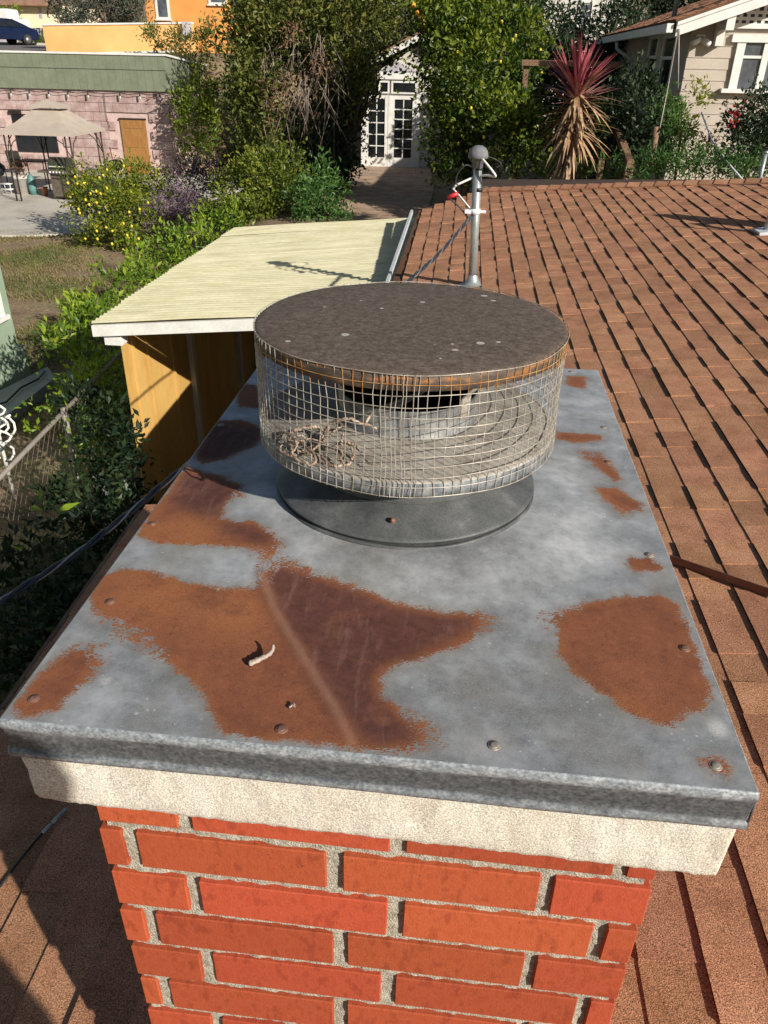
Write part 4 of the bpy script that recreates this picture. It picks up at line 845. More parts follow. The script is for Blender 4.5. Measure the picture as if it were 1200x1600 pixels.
# ---- canopy
FL = onz(27, 314, .05); FR = onz(131, 316, .05); y0, y1 = FL[1], FL[1] + 2.3; x0, x1 = FL[0], FR[0]; xm = (x0 + x1) / 2; ym = (y0 + y1) / 2
gz = thing('grill_canopy', 'taupe cloth canopy with small raised top on dark metal posts over the grill', 'canopy', (xm, ym, 0))
ze = atY(5, 205, y0)[2] - .02
for (x, y) in ((x0, y0), (x1, y0), (x0, y1), (x1, y1)):
    for o_ in (0, .16 * (1 if x == x0 else -1)):
        mb = MB(); mb.tube([(x + o_, y, .05), (x + o_, y, ze)], .024, 6); mb.build('post', M['bronze'], gz)
    mb = MB(); s_ = 1 if x == x0 else -1; mb.tube([(x, y, ze - .75), (x + s_ * .25, y, ze - .3), (x + s_ * .6, y, ze - .06)], .015, 5); mb.tube([(x, y, ze - .75), (x, y + (.2 if y == y0 else -.2), ze - .3), (x, y + (.55 if y == y0 else -.55), ze - .06)], .015, 5); mb.build('brace', M['bronze'], gz)
mb = MB(); ov = .14; q = [(x0 - ov, y0 - ov), (x1 + ov, y0 - ov), (x1 + ov, y1 + ov), (x0 - ov, y1 + ov)]; zt_ = ze + .62; iv = .3
up = [(xm - .42, ym - iv), (xm + .42, ym - iv), (xm + .42, ym + iv), (xm - .42, ym + iv)]
V = [(a, b_, ze) for a, b_ in q] + [(a, b_, zt_) for a, b_ in up]
md = [((V[i][0] + V[(i + 1) % 4][0]) / 2, (V[i][1] + V[(i + 1) % 4][1]) / 2, ze + .02) for i in range(4)]
mid2 = [tuple(np.array(V[i]) * .5 + np.array(V[4 + i]) * .5 - np.array((0, 0, .05))) for i in range(4)]
V += mid2; F = [(i, (i + 1) % 4, 8 + (i + 1) % 4, 8 + i) for i in range(4)] + [(8 + i, 8 + (i + 1) % 4, 4 + (i + 1) % 4, 4 + i) for i in range(4)]
V += [(a, b_, ze - .07) for a, b_ in q]; F += [(12 + i, 12 + (i + 1) % 4, (i + 1) % 4, i) for i in range(4)]
mb.add(V, F); o = mb.build('canopy_cloth', M['canvas'], gz); s_ = o.modifiers.new('t', 'SOLIDIFY'); s_.thickness = .012
mb = MB(); V = [(xm + a * .6, ym + b_ * .44, zt_ + .06) for a, b_ in ((-1, -1), (1, -1), (1, 1), (-1, 1))] + [(xm, ym, zt_ + .3)]; mb.add(V, [(0, 1, 4), (1, 2, 4), (2, 3, 4), (3, 0, 4)]); o = mb.build('canopy_top', M['canvas'], gz); s_ = o.modifiers.new('t', 'SOLIDIFY'); s_.thickness = .012
mb = MB(); 
for (a, b_) in (((x0, y0), (x1, y0)), ((x0, y1), (x1, y1)), ((x0, y0), (x0, y1)), ((x1, y0), (x1, y1))): mb.tube([(*a, ze - .03), (*b_, ze - .03)], .02, 5)
mb.build('frame_rail', M['bronze'], gz)
# ---- grill
gp_ = onz(98, 313, .05); gr = thing('gas_grill', 'steel gas grill with domed hood and knobs under the canopy edge', 'grill', gp_); gx_, gy_ = gp_[0], gp_[1] + .35
def gb(name, a, b_, m_, bev=.01, par=None): mb = MB(); mb.span(np.array((gx_, gy_, .05)) + a, np.array((gx_, gy_, .05)) + b_); return mb.build(name, M[m_], par or gr, bevel=bev)
gb('cabinet', (-.34, -.25, .06), (.34, .25, .78), 'bronze'); 
for s in (-1, 1): d_ = gb('door', (-.325 if s < 0 else .005, -.275, .1), (-.005 if s < 0 else .325, -.25, .74), 'steel'); gb('handle', (-.27 if s < 0 else .06, -.31, .66), (-.06 if s < 0 else .27, -.29, .685), 'bronze', .003, d_)
gb('control_panel', (-.36, -.3, .79), (.36, -.22, .93), 'steel')
for k in range(6): mb = MB(); c_ = np.array((gx_ - .28 + .11 * k, gy_ - .3, .91)); mb.tube([c_, c_ + (0, -.05, 0)], .03, 8); mb.build('knob', M['chrome'], gr)
mb = MB(); V = []
for sx in (-.37, .37):
    for k in range(9): a = math.pi * (k / 8) * .62; V.append((gx_ + sx, gy_ - .27 * math.cos(a) * 1. if k < 8 else gy_ + .2, .98 + .36 * math.sin(a)))
    V += [(gx_ + sx, gy_ + .26, .98)]
F = [(i, i + 1, 11 + i, 10 + i) for i in range(9)] + [tuple(range(10))[::-1], tuple(range(10, 20))]; mb.add(V, F); h_ = mb.build('hood', M['steelhood'], gr, bevel=.012); gb('handle', (-.28, -.36, 1.02), (.28, -.33, 1.05), 'chrome', .01, h_)
gb('side_shelf', (-.78, -.22, .82), (-.38, .2, .88), 'steel'); gb('side_shelf', (.38, -.22, .82), (.78, .2, .88), 'steel')
# ---- pots and small patio things
def potthing(x, y, w_, h_, m_, label, name, cat, plant=None):
    P = onz(x, y, .05); k = ppm(P); r_ = w_ / k / 2; H = h_ / k; t = thing(name, label, cat, P); mb = MB()
    mb.lathe(P, [(.001, 0), (r_ * .72, 0), (r_ * .92, H * .85), (r_ * 1.05, H * .86), (r_ * 1.05, H), (r_ * .93, H), (r_ * .9, H * .9), (.001, H * .88)], 20); mb.build('pot', M[m_], t)
    if plant: leaves([(P + (0, 0, H + .2), (r_ * .95, r_ * .9, .25))], 1.0, .12, .03, m=L_[plant], name='foliage', parent=t, upb=.8)
    return t
potthing(37, 303, 24, 26, 'pot', 'pale round planter with dry yellowish plant beside the grill', 'potted_plant', 'planter', 'dry')
potthing(71, 306, 11, 13, 'terra', 'small terracotta pot on the patio by the grill door', 'flower_pot', 'pot')
P = onz(53, 304, .05); mb = MB(); mb.lathe(P, [(.001, 0), (.1, 0), (.135, .2), (.13, .45), (.07, .62), (.03, .66), (.001, .66)], 14); tag(mb.build('water_jug', M['teal']), 'teal bottle-shaped jug between planter and grill', 'jug')
t = thing('kettle_grill', 'black kettle barbecue standing beside the canopy post', 'barbecue', onz(2, 300, .05)); P = np.array(t['_base'])
mb = MB(); mb.lathe(P + (0, 0, .72), [(.001, -.22), (.2, -.17), (.3, 0), (.31, .01), (.28, .12), (.16, .24), (.001, .28)], 20); mb.build('bowl', M['black'], t)
for a in (90, 210, 330): mb = MB(); mb.tube([P + (.12 * math.cos(R_(a)), .12 * math.sin(R_(a)), .6), P + (.3 * math.cos(R_(a)), .3 * math.sin(R_(a)), 0)], .014, 5); mb.build('leg', M['bronze'], t)
t = thing('wire_rack', 'white wire rack on the patio in front of the black barbecue', 'rack', onz(14, 303, .05)); P = np.array(t['_base'])
for a in (-.18, .18):
    for b_ in (-.14, .14): mb = MB(); mb.tube([P + (a, b_, 0), P + (a, b_, .34)], .012, 5); mb.build('leg', M['white'], t)
for h in (.15, .33):
    mb = MB()
    for k in range(5): mb.tube([P + (-.18, -.14 + .07 * k, h), P + (.18, -.14 + .07 * k, h)], .008, 4)
    mb.tube([P + (-.18, -.14, h), P + (-.18, .14, h)], .01, 4); mb.tube([P + (.18, -.14, h), P + (.18, .14, h)], .01, 4); mb.build('shelf', M['white'], t)
t = thing('patio_chair', 'grey padded patio chair behind the pale planter', 'chair', onz(26, 285, .05)); P = np.array(t['_base'])
mb = MB(); mb.box(P + (0, 0, .42), (.52, .5, .1)); mb.build('seat', M['greywall'], t, bevel=.02); mb = MB(); mb.box(P + (-.05, .24, .78), (.5, .1, .62), ((1, 0, 0), (0, .96, -.26), (0, .26, .96))); mb.build('backrest', M['steelhood'], t, bevel=.02)
for a in (-.23, .23):
    for b_ in (-.22, .22): mb = MB(); mb.tube([P + (a, b_, 0), P + (a, b_, .42)], .018, 5); mb.build('leg', M['bronze'], t)
t = thing('patio_table', 'dark patio table under the canopy behind the grill', 'table', onz(60, 284, .05)); P = np.array(t['_base'])
mb = MB(); mb.box(P + (0, 0, .74), (1.1, .8, .04)); mb.build('table_top', M['bronze'], t, bevel=.01)
for a in (-.5, .5):
    for b_ in (-.35, .35): mb = MB(); mb.tube([P + (a, b_, 0), P + (a, b_, .73)], .02, 5); mb.build('leg', M['bronze'], t)
t = thing('round_barbecue', 'black round barbecue with a pale side board near the orange-brown door', 'barbecue', onz(186, 292, .05)); P = np.array(t['_base'])
mb = MB(); mb.lathe(P + (0, 0, .75), [(.001, -.2), (.2, -.16), (.28, 0), (.28, .03), (.2, .16), (.001, .2)], 18); mb.build('bowl', M['black'], t)
mb = MB(); mb.box(P + (-.42, -.1, .78), (.45, .3, .03)); mb.build('side_board', M['stud'], t); mb = MB(); mb.tube([P + (-.1, 0, .95), P + (-.14, 0, 1.35)], .02, 5); mb.build('handle', M['red'], t)
for a in (90, 210, 330): mb = MB(); mb.tube([P + (.1 * math.cos(R_(a)), .1 * math.sin(R_(a)), .6), P + (.3 * math.cos(R_(a)), .3 * math.sin(R_(a)), 0)], .014, 5); mb.build('leg', M['bronze'], t)
P = onz(134, 306, .05); mb = MB(); mb.prism([P + (-.2, 0, 0), P + (.2, .05, 0), P + (.5, .1, .85), P + (.15, .05, .95)], (0, .04, 0)); tag(mb.build('wood_board', M['stud']), 'bare wooden board leaning against the end of the gas grill', 'board')

# ============================================================ BEYOND THE GARAGE
ow_ = thing('orange_wall', 'low orange stucco boundary wall with thin white coping beyond the garage', 'wall', atY(180, 82, 41)); a, b_ = atY(66, 40, 41), atY(300, 37, 41); zb2 = atY(72, 86, 41)[2] - .6
mb = MB(); mb.prism([(a[0], 41, a[2]), (b_[0], 41.0, b_[2]), (b_[0], 41.0, zb2), (a[0], 41, zb2)], (0, .22, 0)); mb.build('wall', M['peach'], ow_)
mb = MB(); mb.prism([(a[0] - .04, 40.95, a[2]), (b_[0], 40.95, b_[2]), (b_[0], 40.95, b_[2] + .07), (a[0] - .04, 40.95, a[2] + .07)], (0, .32, 0)); mb.build('coping', M['white'], ow_)
p0, p1 = atY(210, 82, 39.5), atY(256, 77, 39.5); mb = MB(); mb.prism([(-17.8, 38.7, 4.28), (p1[0], 38.7, 4.42), (p1[0], 41, 4.46), (-17.8, 41, 4.28)], (0, 0, .08)); tag(mb.build('shed_roof', M['white']), 'narrow white shed roof edge at the foot of the orange wall', 'shed roof')
oh = thing('orange_house', 'bright orange house with white framed window behind the boundary wall', 'house', atY(300, 57, 47)); a, b_ = atY(226, 0, 47), atY(357, 0, 47)
mb = MB(); mb.span((a[0], 47, 4.0), (b_[0] + .1, 53, 9.5)); mb.build('wall', M['orange'], oh)
def window(px0, py0, px1, py1, Y, par, frame='white', fw_=.1, glass='glass', mull=0, sill=True, off=.0, rails=0):
    a, b_ = atY(px0, py0, Y), atY(px1, py1, Y); X0, X1, Z1, Z0 = a[0], b_[0], a[2], b_[2]
    mb = MB(); mb.span((X0, Y - .05 - off, Z0), (X0 + fw_, Y + .02, Z1)); mb.span((X1 - fw_, Y - .05 - off, Z0), (X1, Y + .02, Z1)); mb.span((X0 + fw_, Y - .055 - off, Z1 - fw_), (X1 - fw_, Y + .02, Z1)); mb.span((X0 + fw_, Y - .055 - off, Z0), (X1 - fw_, Y + .02, Z0 + fw_ * .7))
    for k in range(mull): xc = X0 + (X1 - X0) * (k + 1) / (mull + 1); mb.span((xc - fw_ * .35, Y - .048 - off, Z0 + fw_ * .7), (xc + fw_ * .35, Y + .02, Z1 - fw_))
    w_ = mb.build('window', M[frame], par)
    for k in range(mull + 1):
        u0, u1 = X0 + (X1 - X0) * k / (mull + 1), X0 + (X1 - X0) * (k + 1) / (mull + 1)
        mb = MB(); mb.span((u0 + fw_ * .35, Y - .012 - off, Z0 + fw_ * .6), (u1 - fw_ * .35, Y - .004 - off, Z1 - fw_ * .9)); mb.build('pane', M[glass], w_)
    if sill: mb = MB(); mb.span((X0 - .05, Y - .12 - off, Z0 - .07), (X1 + .05, Y - .0, Z0 - .002)); mb.build('sill', M[frame], w_)
    return w_
window(235, -60, 267, 30, 47, oh, fw_=.13, glass='glass'); window(321, -60, 354, 7, 47, oh, fw_=.12)
p = atY(292, 45, 40.8); mb = MB(); mb.box(p, (.35, .3, .55)); mb.build('utility_box', M['greywall'], ow_, bevel=.02)
ch = thing('cream_house', 'cream stucco house with brown roof across the far road', 'house', atY(50, 42, 66)); a, b_ = atY(-60, 42, 66), atY(104, 42, 66)
mb = MB(); mb.span((a[0], 66, 4.6), (b_[0], 74, atY(50, 7, 66)[2])); mb.build('wall', M['cream'], ch)
mb = MB(); zr = atY(50, 7, 66)[2]; mb.prism([(a[0], 65.3, zr - .1), (b_[0] + .5, 65.3, zr - .1), (b_[0] - 2.5, 70, zr + 2.2), (a[0], 70, zr + 2.2)], (0, 0, .2)); mb.build('roof', M['tileroof'], ch)
for q in ((60, 12, 67, 28), (73, 14, 77, 26)): window(*q, 66, ch, frame='greywall', fw_=.1, glass='darkglass', sill=False)
a, b_ = atY(30, 43, 60), atY(90, 43, 60); mb = MB(); mb.prism([(-40, 60, 4.6), (b_[0] + 12, 60, 4.6), (b_[0] + 12, 60, a[2]), (-40, 60, a[2])], (0, .2, 0)); tag(mb.build('grey_wall', M['greywall']), 'low grey block wall across the road in front of the cream house', 'wall')
# car
cp_ = atY(13, 68, 55); czr = float(ght(cp_[0], 55.)) + .03; car = thing('parked_car', 'dark blue car parked on the far road by the grey wall', 'car', (cp_[0] - .4, 55., czr)); CB = np.array(car['_base']); hd = R_(66); hx = np.array([math.cos(hd), math.sin(hd), 0]); hy = np.array([-math.sin(hd), math.cos(hd), 0])
def cpnt(a, b_, c): return CB + hx * a + hy * b_ + np.array([0, 0, c])
pr_ = [(-2.25, .35), (-2.25, .72), (-2.1, .9), (-1.6, .98), (-1.0, 1.38), (-.3, 1.47), (.5, 1.46), (1.2, 1.22), (1.75, 1.0), (2.2, .92), (2.28, .6), (2.2, .32)]
mb = MB(); V = []
for (w_, sc_) in ((-.88, 0), (-.84, 1), (.84, 1), (.88, 0)):
    for (a, c) in pr_:
        b_ = w_ if c < .95 else w_ * (.98 - .28 * (c - .95)); V.append(cpnt(a, b_, c))
k = len(pr_); F = [(j * k + i, j * k + (i + 1) % k, (j + 1) * k + (i + 1) % k, (j + 1) * k + i) for j in range(3) for i in range(k)] + [tuple(range(k))[::-1], tuple(range(3 * k, 4 * k))]
mb.add(V, F); mb.build('body', M['carpaint'], car, bevel=.05)
for s in (-1, 1):
    mb = MB(); mb.prism([cpnt(-1.35, s * .86, 1.0), cpnt(-.95, s * .80, 1.33), (cpnt(.5, s * .80, 1.38)), cpnt(1.25, s * .85, 1.03)], hy * s * .02); mb.build('side_window', M['darkglass'], car)
    for a in (-1.4, 1.35):
        c = cpnt(a, s * .8, .33); mb = MB(); mb.tube([c - hy * .1, c + hy * .1], .33, 20); t_ = mb.build('wheel', M['tyre'], car); mb = MB(); mb.tube([c + hy * s * .09, c + hy * s * .115], .2, 12); mb.build('rim', M['rim'], t_)
    mb = MB(); mb.box(cpnt(-2.24, s * .65, .78), (.12, .3, .14)); mb.build('headlight', M['bulb'], car)
    mb = MB(); mb.box(cpnt(2.22, s * .65, .8), (.12, .3, .14)); mb.build('tail_light', M['red'], car)
P = atY(6, 34, 62); mb = MB(); mb.box((P[0] - 1.2, 62.5, P[2]), (3.6, 1.6, 1.6)); mb.box((P[0] + .9, 62.5, P[2] - .3), (1.0, 1.5, 1.0)); tag(mb.build('white_trailer', M['white'], bevel=.15), 'white rounded trailer parked behind the grey wall near the cream house', 'trailer')

# ============================================================ GREEN HOUSE (near, at the frame's side)
gh = thing('green_house', 'pale green stucco house corner beside the dry lawn', 'house', (-8, 6, 0))
mb = MB(); mb.span((-14, -2, .5), (-6.15, 10.06, 4.2)); mb.build('wall', M['greenstucco'], gh); mb = MB(); mb.span((-14, -2, 0), (-6.08, 10.12, .5)); mb.build('foundation', M['greenstucco'], gh)
ya, yb = atX(-2, 430, -6.15)[1], atX(-1, 478, -6.15)[1]; z1, z0 = 1.75, atX(12, 487, -6.15)[2]
ya = yb - 1.0; mb = MB(); mb.span((-6.2, ya, z0 - .06), (-6.06, yb + .06, z0)); mb.span((-6.2, yb - .08, z0), (-6.09, yb, z0 + 1.1)); mb.span((-6.2, ya, z0), (-6.09, ya + .08, z0 + 1.1)); mb.span((-6.2, ya, z0 + 1.1), (-6.09, yb, z0 + 1.2)); w_ = mb.build('window', M['white'], gh)
mb = MB(); mb.span((-6.2, ya + .08, z0), (-6.13, yb - .08, z0 + 1.1)); mb.build('pane', M['glass'], w_)
mb = MB(); q = [onz(x, y, .16) for x, y in ((-80, 650), (74, 573), (86, 590), (-80, 720))]; mb.prism(q, (0, 0, -.2)); o = mb.build('kerb_slab', M['curb']); o['kind'] = 'structure'
mb = MB(); P_ = [onz(x, y, .2) for x, y in ((-30, 640), (10, 628), (32, 606), (60, 592), (70, 580))]; mb.tube(P_, .014, 6); tag(mb.build('garden_hose', M['black']), 'black garden hose lying on the grey kerb slab by the green house', 'hose')

# ============================================================ CHAIN LINK FENCE
fa, fb = np.array([-3.12, 3.6]), np.array([-3.52, 8.2]); fd = (fb - fa) / np.linalg.norm(fb - fa); FL_ = np.linalg.norm(fb - fa); FH = 1.3
fen = thing('chain_link_fence', 'rusty chain link fence with grey top rail in the shaded side yard', 'fence', (fa[0], fa[1], 0))
def fp(u, z): return np.array([fa[0] + fd[0] * u, fa[1] + fd[1] * u, z])
mb = MB(); mb.tube([fp(-.5, FH), fp(FL_, FH)], .021, 10); mb.build('top_rail', M['rail'], fen)
for u in (0.1, 2.45, 4.6): mb = MB(); mb.tube([fp(u, 0), fp(u, FH + .04)], .028, 10); mb.build('post', M['rail'], fen)
mb = MB(); st_ = .12; n_ = int((FL_ + FH) / st_)
for k in range(n_):
    for s in (-1, 1):
        u0 = k * st_ if s > 0 else k * st_ - FH; a = (u0 - (FH if s > 0 else 0)); b0, b1 = (a, a + FH) ; za, zb3 = (0.03, FH + .03) if s > 0 else (FH + .03, .03)
        t0, t1 = max(0, -b0 / FH), min(1, (FL_ - b0) / FH)
        if t1 <= t0: continue
        mb.tube([fp(b0 + FH * t0, za + (zb3 - za) * t0), fp(b0 + FH * t1, za + (zb3 - za) * t1)], .0028, 3, cap=False)
mb.build('chain_link', M['chain'], fen)
o = MB(); r0 = random.Random(4); base = onz(12, 735, .35)
for k in range(9):
    p = base + np.array([r0.uniform(-.1, .12), r0.uniform(-.1, .1), r0.uniform(0, .5)]); P_ = [p]
    for j in range(8): p = p + np.array([.05 * math.cos(j * 1.1 + k), .04 * math.sin(j * 1.3 + k * 2), .035 + .02 * math.sin(j + k)]); P_.append(p)
    o.tube(P_, .013, 6)
o.tube([base + (0, 0, -.35), base + (0, 0, .9)], .02, 6)
tag(o.build('garden_ornament', M['white']), 'white curly scroll ornament beside the chain link fence', 'ornament')

# ============================================================ COTTAGE WITH FRENCH DOORS
cy = 25.7; ct = thing('white_cottage', 'white cottage end with gabled roof and glazed double doors at the path end', 'cottage', (-2.2, 27, 1.4))
pk = atY(657, 62, cy - .35); la = atY(578, 104, cy - .35); ra = atY(745, 112, cy - .35)
mb = MB(); mb.prism([(la[0] + .3, cy, 1.3), (ra[0] - .3, cy, 1.3), (ra[0] - .3, cy, ra[2] - .05), (pk[0], cy, pk[2] - .1), (la[0] + .3, cy, la[2] - .05)], (0, 6, 0)); mb.build('wall', M['palesiding'], ct)
for e in (la, ra):
    mb = MB(); mb.prism([(e[0], cy - .35, e[2]), (pk[0], cy - .35, pk[2]), (pk[0], cy - .35, pk[2] + .16), (e[0], cy - .35, e[2] + .16)], (0, .06, 0)); mb.build('rake_board', M['white'], ct)
    mb = MB(); mb.prism([(e[0], cy - .33, e[2] + .17), (pk[0], cy - .33, pk[2] + .17), (pk[0], cy - .33, pk[2] + .23), (e[0], cy - .33, e[2] + .23)], (0, 6.6, 0)); mb.build('roof', M['tileroof'], ct)
mb = MB(); a, b_ = atY(590, 112, cy - .12), atY(652, 125, cy - .12); mb.span((a[0], cy - .12, b_[2]), (b_[0], cy - .02, a[2])); mb.build('head_trim', M['white'], ct)
mb = MB(); a, b_, c = atY(592, 112, cy - .1), atY(652, 112, cy - .1), atY(620, 96, cy - .1); mb.prism([a, b_, (c[0], cy - .1, c[2])], (0, .08, 0)); mb.build('pediment', M['greywall'], ct)
def panegrid(x0, x1, z0, z1, Y, cols, rows, name, par, st=.1, bt=.22, mun=.028):
    mb = MB(); mb.span((x0, Y - .06, z0), (x0 + st, Y, z1)); mb.span((x1 - st, Y - .06, z0), (x1, Y, z1)); mb.span((x0 + st, Y - .06, z1 - st), (x1 - st, Y, z1)); mb.span((x0 + st, Y - .06, z0), (x1 - st, Y, z0 + bt))
    X = np.linspace(x0 + st, x1 - st, cols + 1); Zz = np.linspace(z0 + bt, z1 - st, rows + 1)
    for x in X[1:-1]: mb.span((x - mun / 2, Y - .045, z0 + bt), (x + mun / 2, Y - .005, z1 - st))
    for z in Zz[1:-1]:
        for i in range(cols): mb.span((X[i] + (mun / 2 if i else 0), Y - .044, z - mun / 2), (X[i + 1] - (mun / 2 if i < cols - 1 else 0), Y - .006, z + mun / 2))
    d_ = mb.build(name, M['white'], par)
    for i in range(cols):
        for j in range(rows): mb = MB(); mb.span((X[i] + mun / 2, Y - .025, Zz[j] + mun / 2), (X[i + 1] - mun / 2, Y - .02, Zz[j + 1] - mun / 2)); mb.build('pane', M['darkglass'], d_)
    return d_
z0, z1 = 1.42, atY(610, 149, cy)[2]; dx = [atY(x, 200, cy)[0] for x in (571, 606.5, 611, 649)]
panegrid(dx[0], dx[1], z0, z1, cy - .02, 2, 5, 'door', ct, bt=.28); panegrid(dx[2], dx[3], z0, z1, cy - .02, 2, 6, 'door', ct, bt=.28)
z2, z3 = atY(610, 146, cy)[2], atY(610, 126, cy)[2]
panegrid(atY(592, 130, cy)[0], atY(609, 130, cy)[0], z2, z3, cy - .02, 1, 1, 'transom_window', ct, st=.05, bt=.04); panegrid(atY(612, 130, cy)[0], atY(652, 130, cy)[0], z2, z3, cy - .02, 1, 1, 'transom_window', ct, st=.05, bt=.04)
mb = MB(); mb.span((dx[1] + .002, cy - .09, z0 - .1), (dx[2] - .002, cy - .0, z1)); mb.span((dx[0] - .12, cy - .08, z0 - .1), (dx[0] - .002, cy, z1 + .08)); mb.span((dx[3] + .002, cy - .08, z0 - .1), (dx[3] + .14, cy, z3)); mb.build('door_frame', M['white'], ct)
mb = MB(); mb.span((dx[0] - .6, cy - .5, 1.35), (dx[3] + .5, cy - .1, 1.43)); mb.build('door_step', M['patio'], ct)

# ============================================================ BEIGE BUNGALOW
hY = 14.5; bh = thing('beige_bungalow', 'beige clapboard bungalow with white trim and lattice gable', 'bungalow', (6, 17, 2.0))
cx = atY(1079, 60, hY)[0]; hz0 = 2.0
mb = MB(); mb.span((cx + .03, hY + .03, hz0), (10.5, 24, 4.95)); mb.prism([(cx + .03, hY + .03, 4.95), (10.5, hY + .03, 4.95), (10.5, hY + .03, 7.2), (cx + 4.5, hY + .03, 6.6)], (0, 9, 0)); mb.build('wall', M['siding'], bh)
pitch = .162; z = hz0; n_ = 0; lb = None
zc_ = atY(1078, 60, hY)[2]
while z < 5.35:
    wlen = 10.4 - cx
    if lb is None:
        me = bpy.data.meshes.new('siding_board'); me.from_pydata([(0, 0, 0), (wlen, 0, 0), (wlen, .012, pitch), (0, .012, pitch), (0, .03, 0), (wlen, .03, 0), (wlen, .03, pitch), (0, .03, pitch)], [], [(0, 1, 2, 3), (4, 5, 1, 0), (0, 3, 7, 4), (1, 5, 6, 2), (3, 2, 6, 7)]); me.update(); me.materials.append(M['siding']); lb = me
    xo = max(0, (z - 4.75) * 2.4); o = inst(lb, 'siding_board', bh, (cx + xo * 1.0, hY, z))
    if xo: o.scale = ((10.4 - cx - xo) / wlen, 1, 1)
    z += pitch
lb2 = bpy.data.meshes.new('siding_board'); lb2.from_pydata([(0, 0, 0), (0, 9, 0), (.012, 9, pitch), (.012, 0, pitch), (.03, 0, 0), (.03, 9, 0), (.03, 9, pitch), (.03, 0, pitch)], [], [(0, 3, 2, 1), (0, 1, 5, 4), (0, 4, 7, 3), (1, 2, 6, 5), (3, 7, 6, 2)]); lb2.update(); lb2.materials.append(M['siding'])
z = hz0
while z < 4.75: inst(lb2, 'siding_board', bh, (cx, hY + .03, z)); z += pitch
# windows of the shaded side wall (plane x = cx)
for (xa, xb, yt, ybm) in ((1019, 1034, 62, 115), (1041, 1062, 61, 125)):
    ya, yb = atX(xa, yt, cx)[1], atX(xb, yt, cx)[1]; zt1 = atX(xa, yt, cx)[2]; zb1 = zt1 - 1.15
    if ya < yb: ya, yb = yb, ya
    mb = MB(); mb.span((cx - .05, yb, zb1), (cx + .01, yb + .12, zt1)); mb.span((cx - .05, ya - .12, zb1), (cx + .01, ya, zt1)); mb.span((cx - .055, yb - .05, zt1), (cx + .01, ya + .05, zt1 + .13)); mb.span((cx - .05, yb + .12, zb1), (cx + .01, ya - .12, zb1 + .08)); mb.span((cx - .04, yb + .12, (zt1 + zb1) / 2 + .25), (cx + .01, ya - .12, (zt1 + zb1) / 2 + .3)); w_ = mb.build('window', M['white'], bh)
    mb = MB(); mb.span((cx - .02, yb + .12, zb1 + .08), (cx + .005, ya - .12, zt1)); mb.build('pane', M['darkglass'], w_)
# front window
a, b_ = atY(1152, 66, hY), atY(1290, 142, hY); X0, X1, Z1, Z0 = a[0], b_[0], a[2], b_[2]
mb = MB(); f = .13; mb.span((X0, hY - .05, Z0), (X0 + f, hY - .001, Z1)); mb.span((X1 - f, hY - .05, Z0), (X1, hY - .001, Z1)); mb.span((X0 - .1, hY - .07, Z1), (X1 + .1, hY - .001, Z1 + .11)); mb.span((X0 - .12, hY - .13, Z0 - .06), (X1 + .1, hY - .001, Z0)); xm1 = atY(1192, 100, hY)[0]; mb.span((xm1 - .05, hY - .048, Z0), (xm1 + .05, hY - .001, Z1)); zr1 = Z1 - .2; mb.span((X0 + f, hY - .04, zr1 - .02), (xm1 - .05, hY - .001, zr1 + .02)); mb.span((xm1 + .05, hY - .04, zr1 - .02), (X1 - f, hY - .001, zr1 + .02)); w_ = mb.build('window', M['white'], bh)
for (u0, u1) in ((X0 + f, xm1 - .05), (xm1 + .05, X1 - f)):
    for (v0, v1) in ((Z0, zr1 - .02), (zr1 + .02, Z1)): mb = MB(); mb.span((u0, hY - .012, v0), (u1, hY - .004, v1)); mb.build('pane', M['glass'], w_)
# roof: rake board, eave, shingled slope
ra_ = atY(1058, 40, hY - .7); rb_ = atY(1200, -9, hY - .7); rd = (rb_ - ra_); rd = rd * 2.0; ra_ = np.array([ra_[0], hY - .7, ra_[2]])
mb = MB(); mb.prism([ra_, ra_ + rd, ra_ + rd + (0, 0, -.14), ra_ + (0, 0, -.14)], (0, .06, 0)); mb.prism([ra_ + (0, -.03, .0), ra_ + rd + (0, -.03, .0), ra_ + rd + (0, -.03, .05), ra_ + (0, -.03, .05)], (0, .1, 0)); mb.build('rake_board', M['white'], bh)
rfd = 8.5; mb = MB(); mb.prism([ra_ + (-.02, .02, .05), ra_ + rd + (0, .02, .05), ra_ + rd + (0, .02, .09), ra_ + (-.02, .02, .09)], (0, rfd, 0)); mb.build('roof_deck', M['deck'], bh)
sdv = rd / np.linalg.norm(rd); Ls = np.linalg.norm(rd); nrf = np.cross(sdv, (0, 1, 0)); nrf = -nrf if nrf[2] < 0 else nrf; mb = MB(); s = -.04
while s < Ls:
    y = .0
    while y < rfd: 
        wd = random.choice((.25, .32, .4)); th = random.choice((.008, .014)); p = ra_ + sdv * s + (0, .01 + y, .092); mb.prism([p, p + (0, wd - .01, 0), p + (0, wd - .01, 0) + sdv * .17, p + sdv * .17], nrf * th + 0); y += wd
    s += .15
o = mb.build('shingle_field', M['shingle'], bh); o['kind'] = 'stuff'
mb = MB(); e0 = ra_ + (-.04, .04, -.06); mb.span(e0 + (-.1, 0, -.03), e0 + (.0, rfd - .1, .09)); mb.build('gutter', M['white'], bh)
gz1 = e0 + (-.05, rfd - 3.2, -.05); mb = MB(); mb.tube([gz1, gz1 + (.02, 0, -.12), gz1 + (.3, -.1, -.3), gz1 + (.45, -.1, -.34), gz1 + (.47, -.1, -1.2)], .035, 8); mb.build('downspout', M['whitemetal'], bh)
mb = MB(); k0 = atY(1137, 22, hY - .35); mb.span((k0[0] - .06, hY - .65, k0[2] - .22), (k0[0] + .06, hY - .01, k0[2] - .02)); mb.span((k0[0] - .06, hY - .2, k0[2] - .42), (k0[0] + .06, hY - .01, k0[2] - .22)); mb.build('bracket', M['white'], bh)
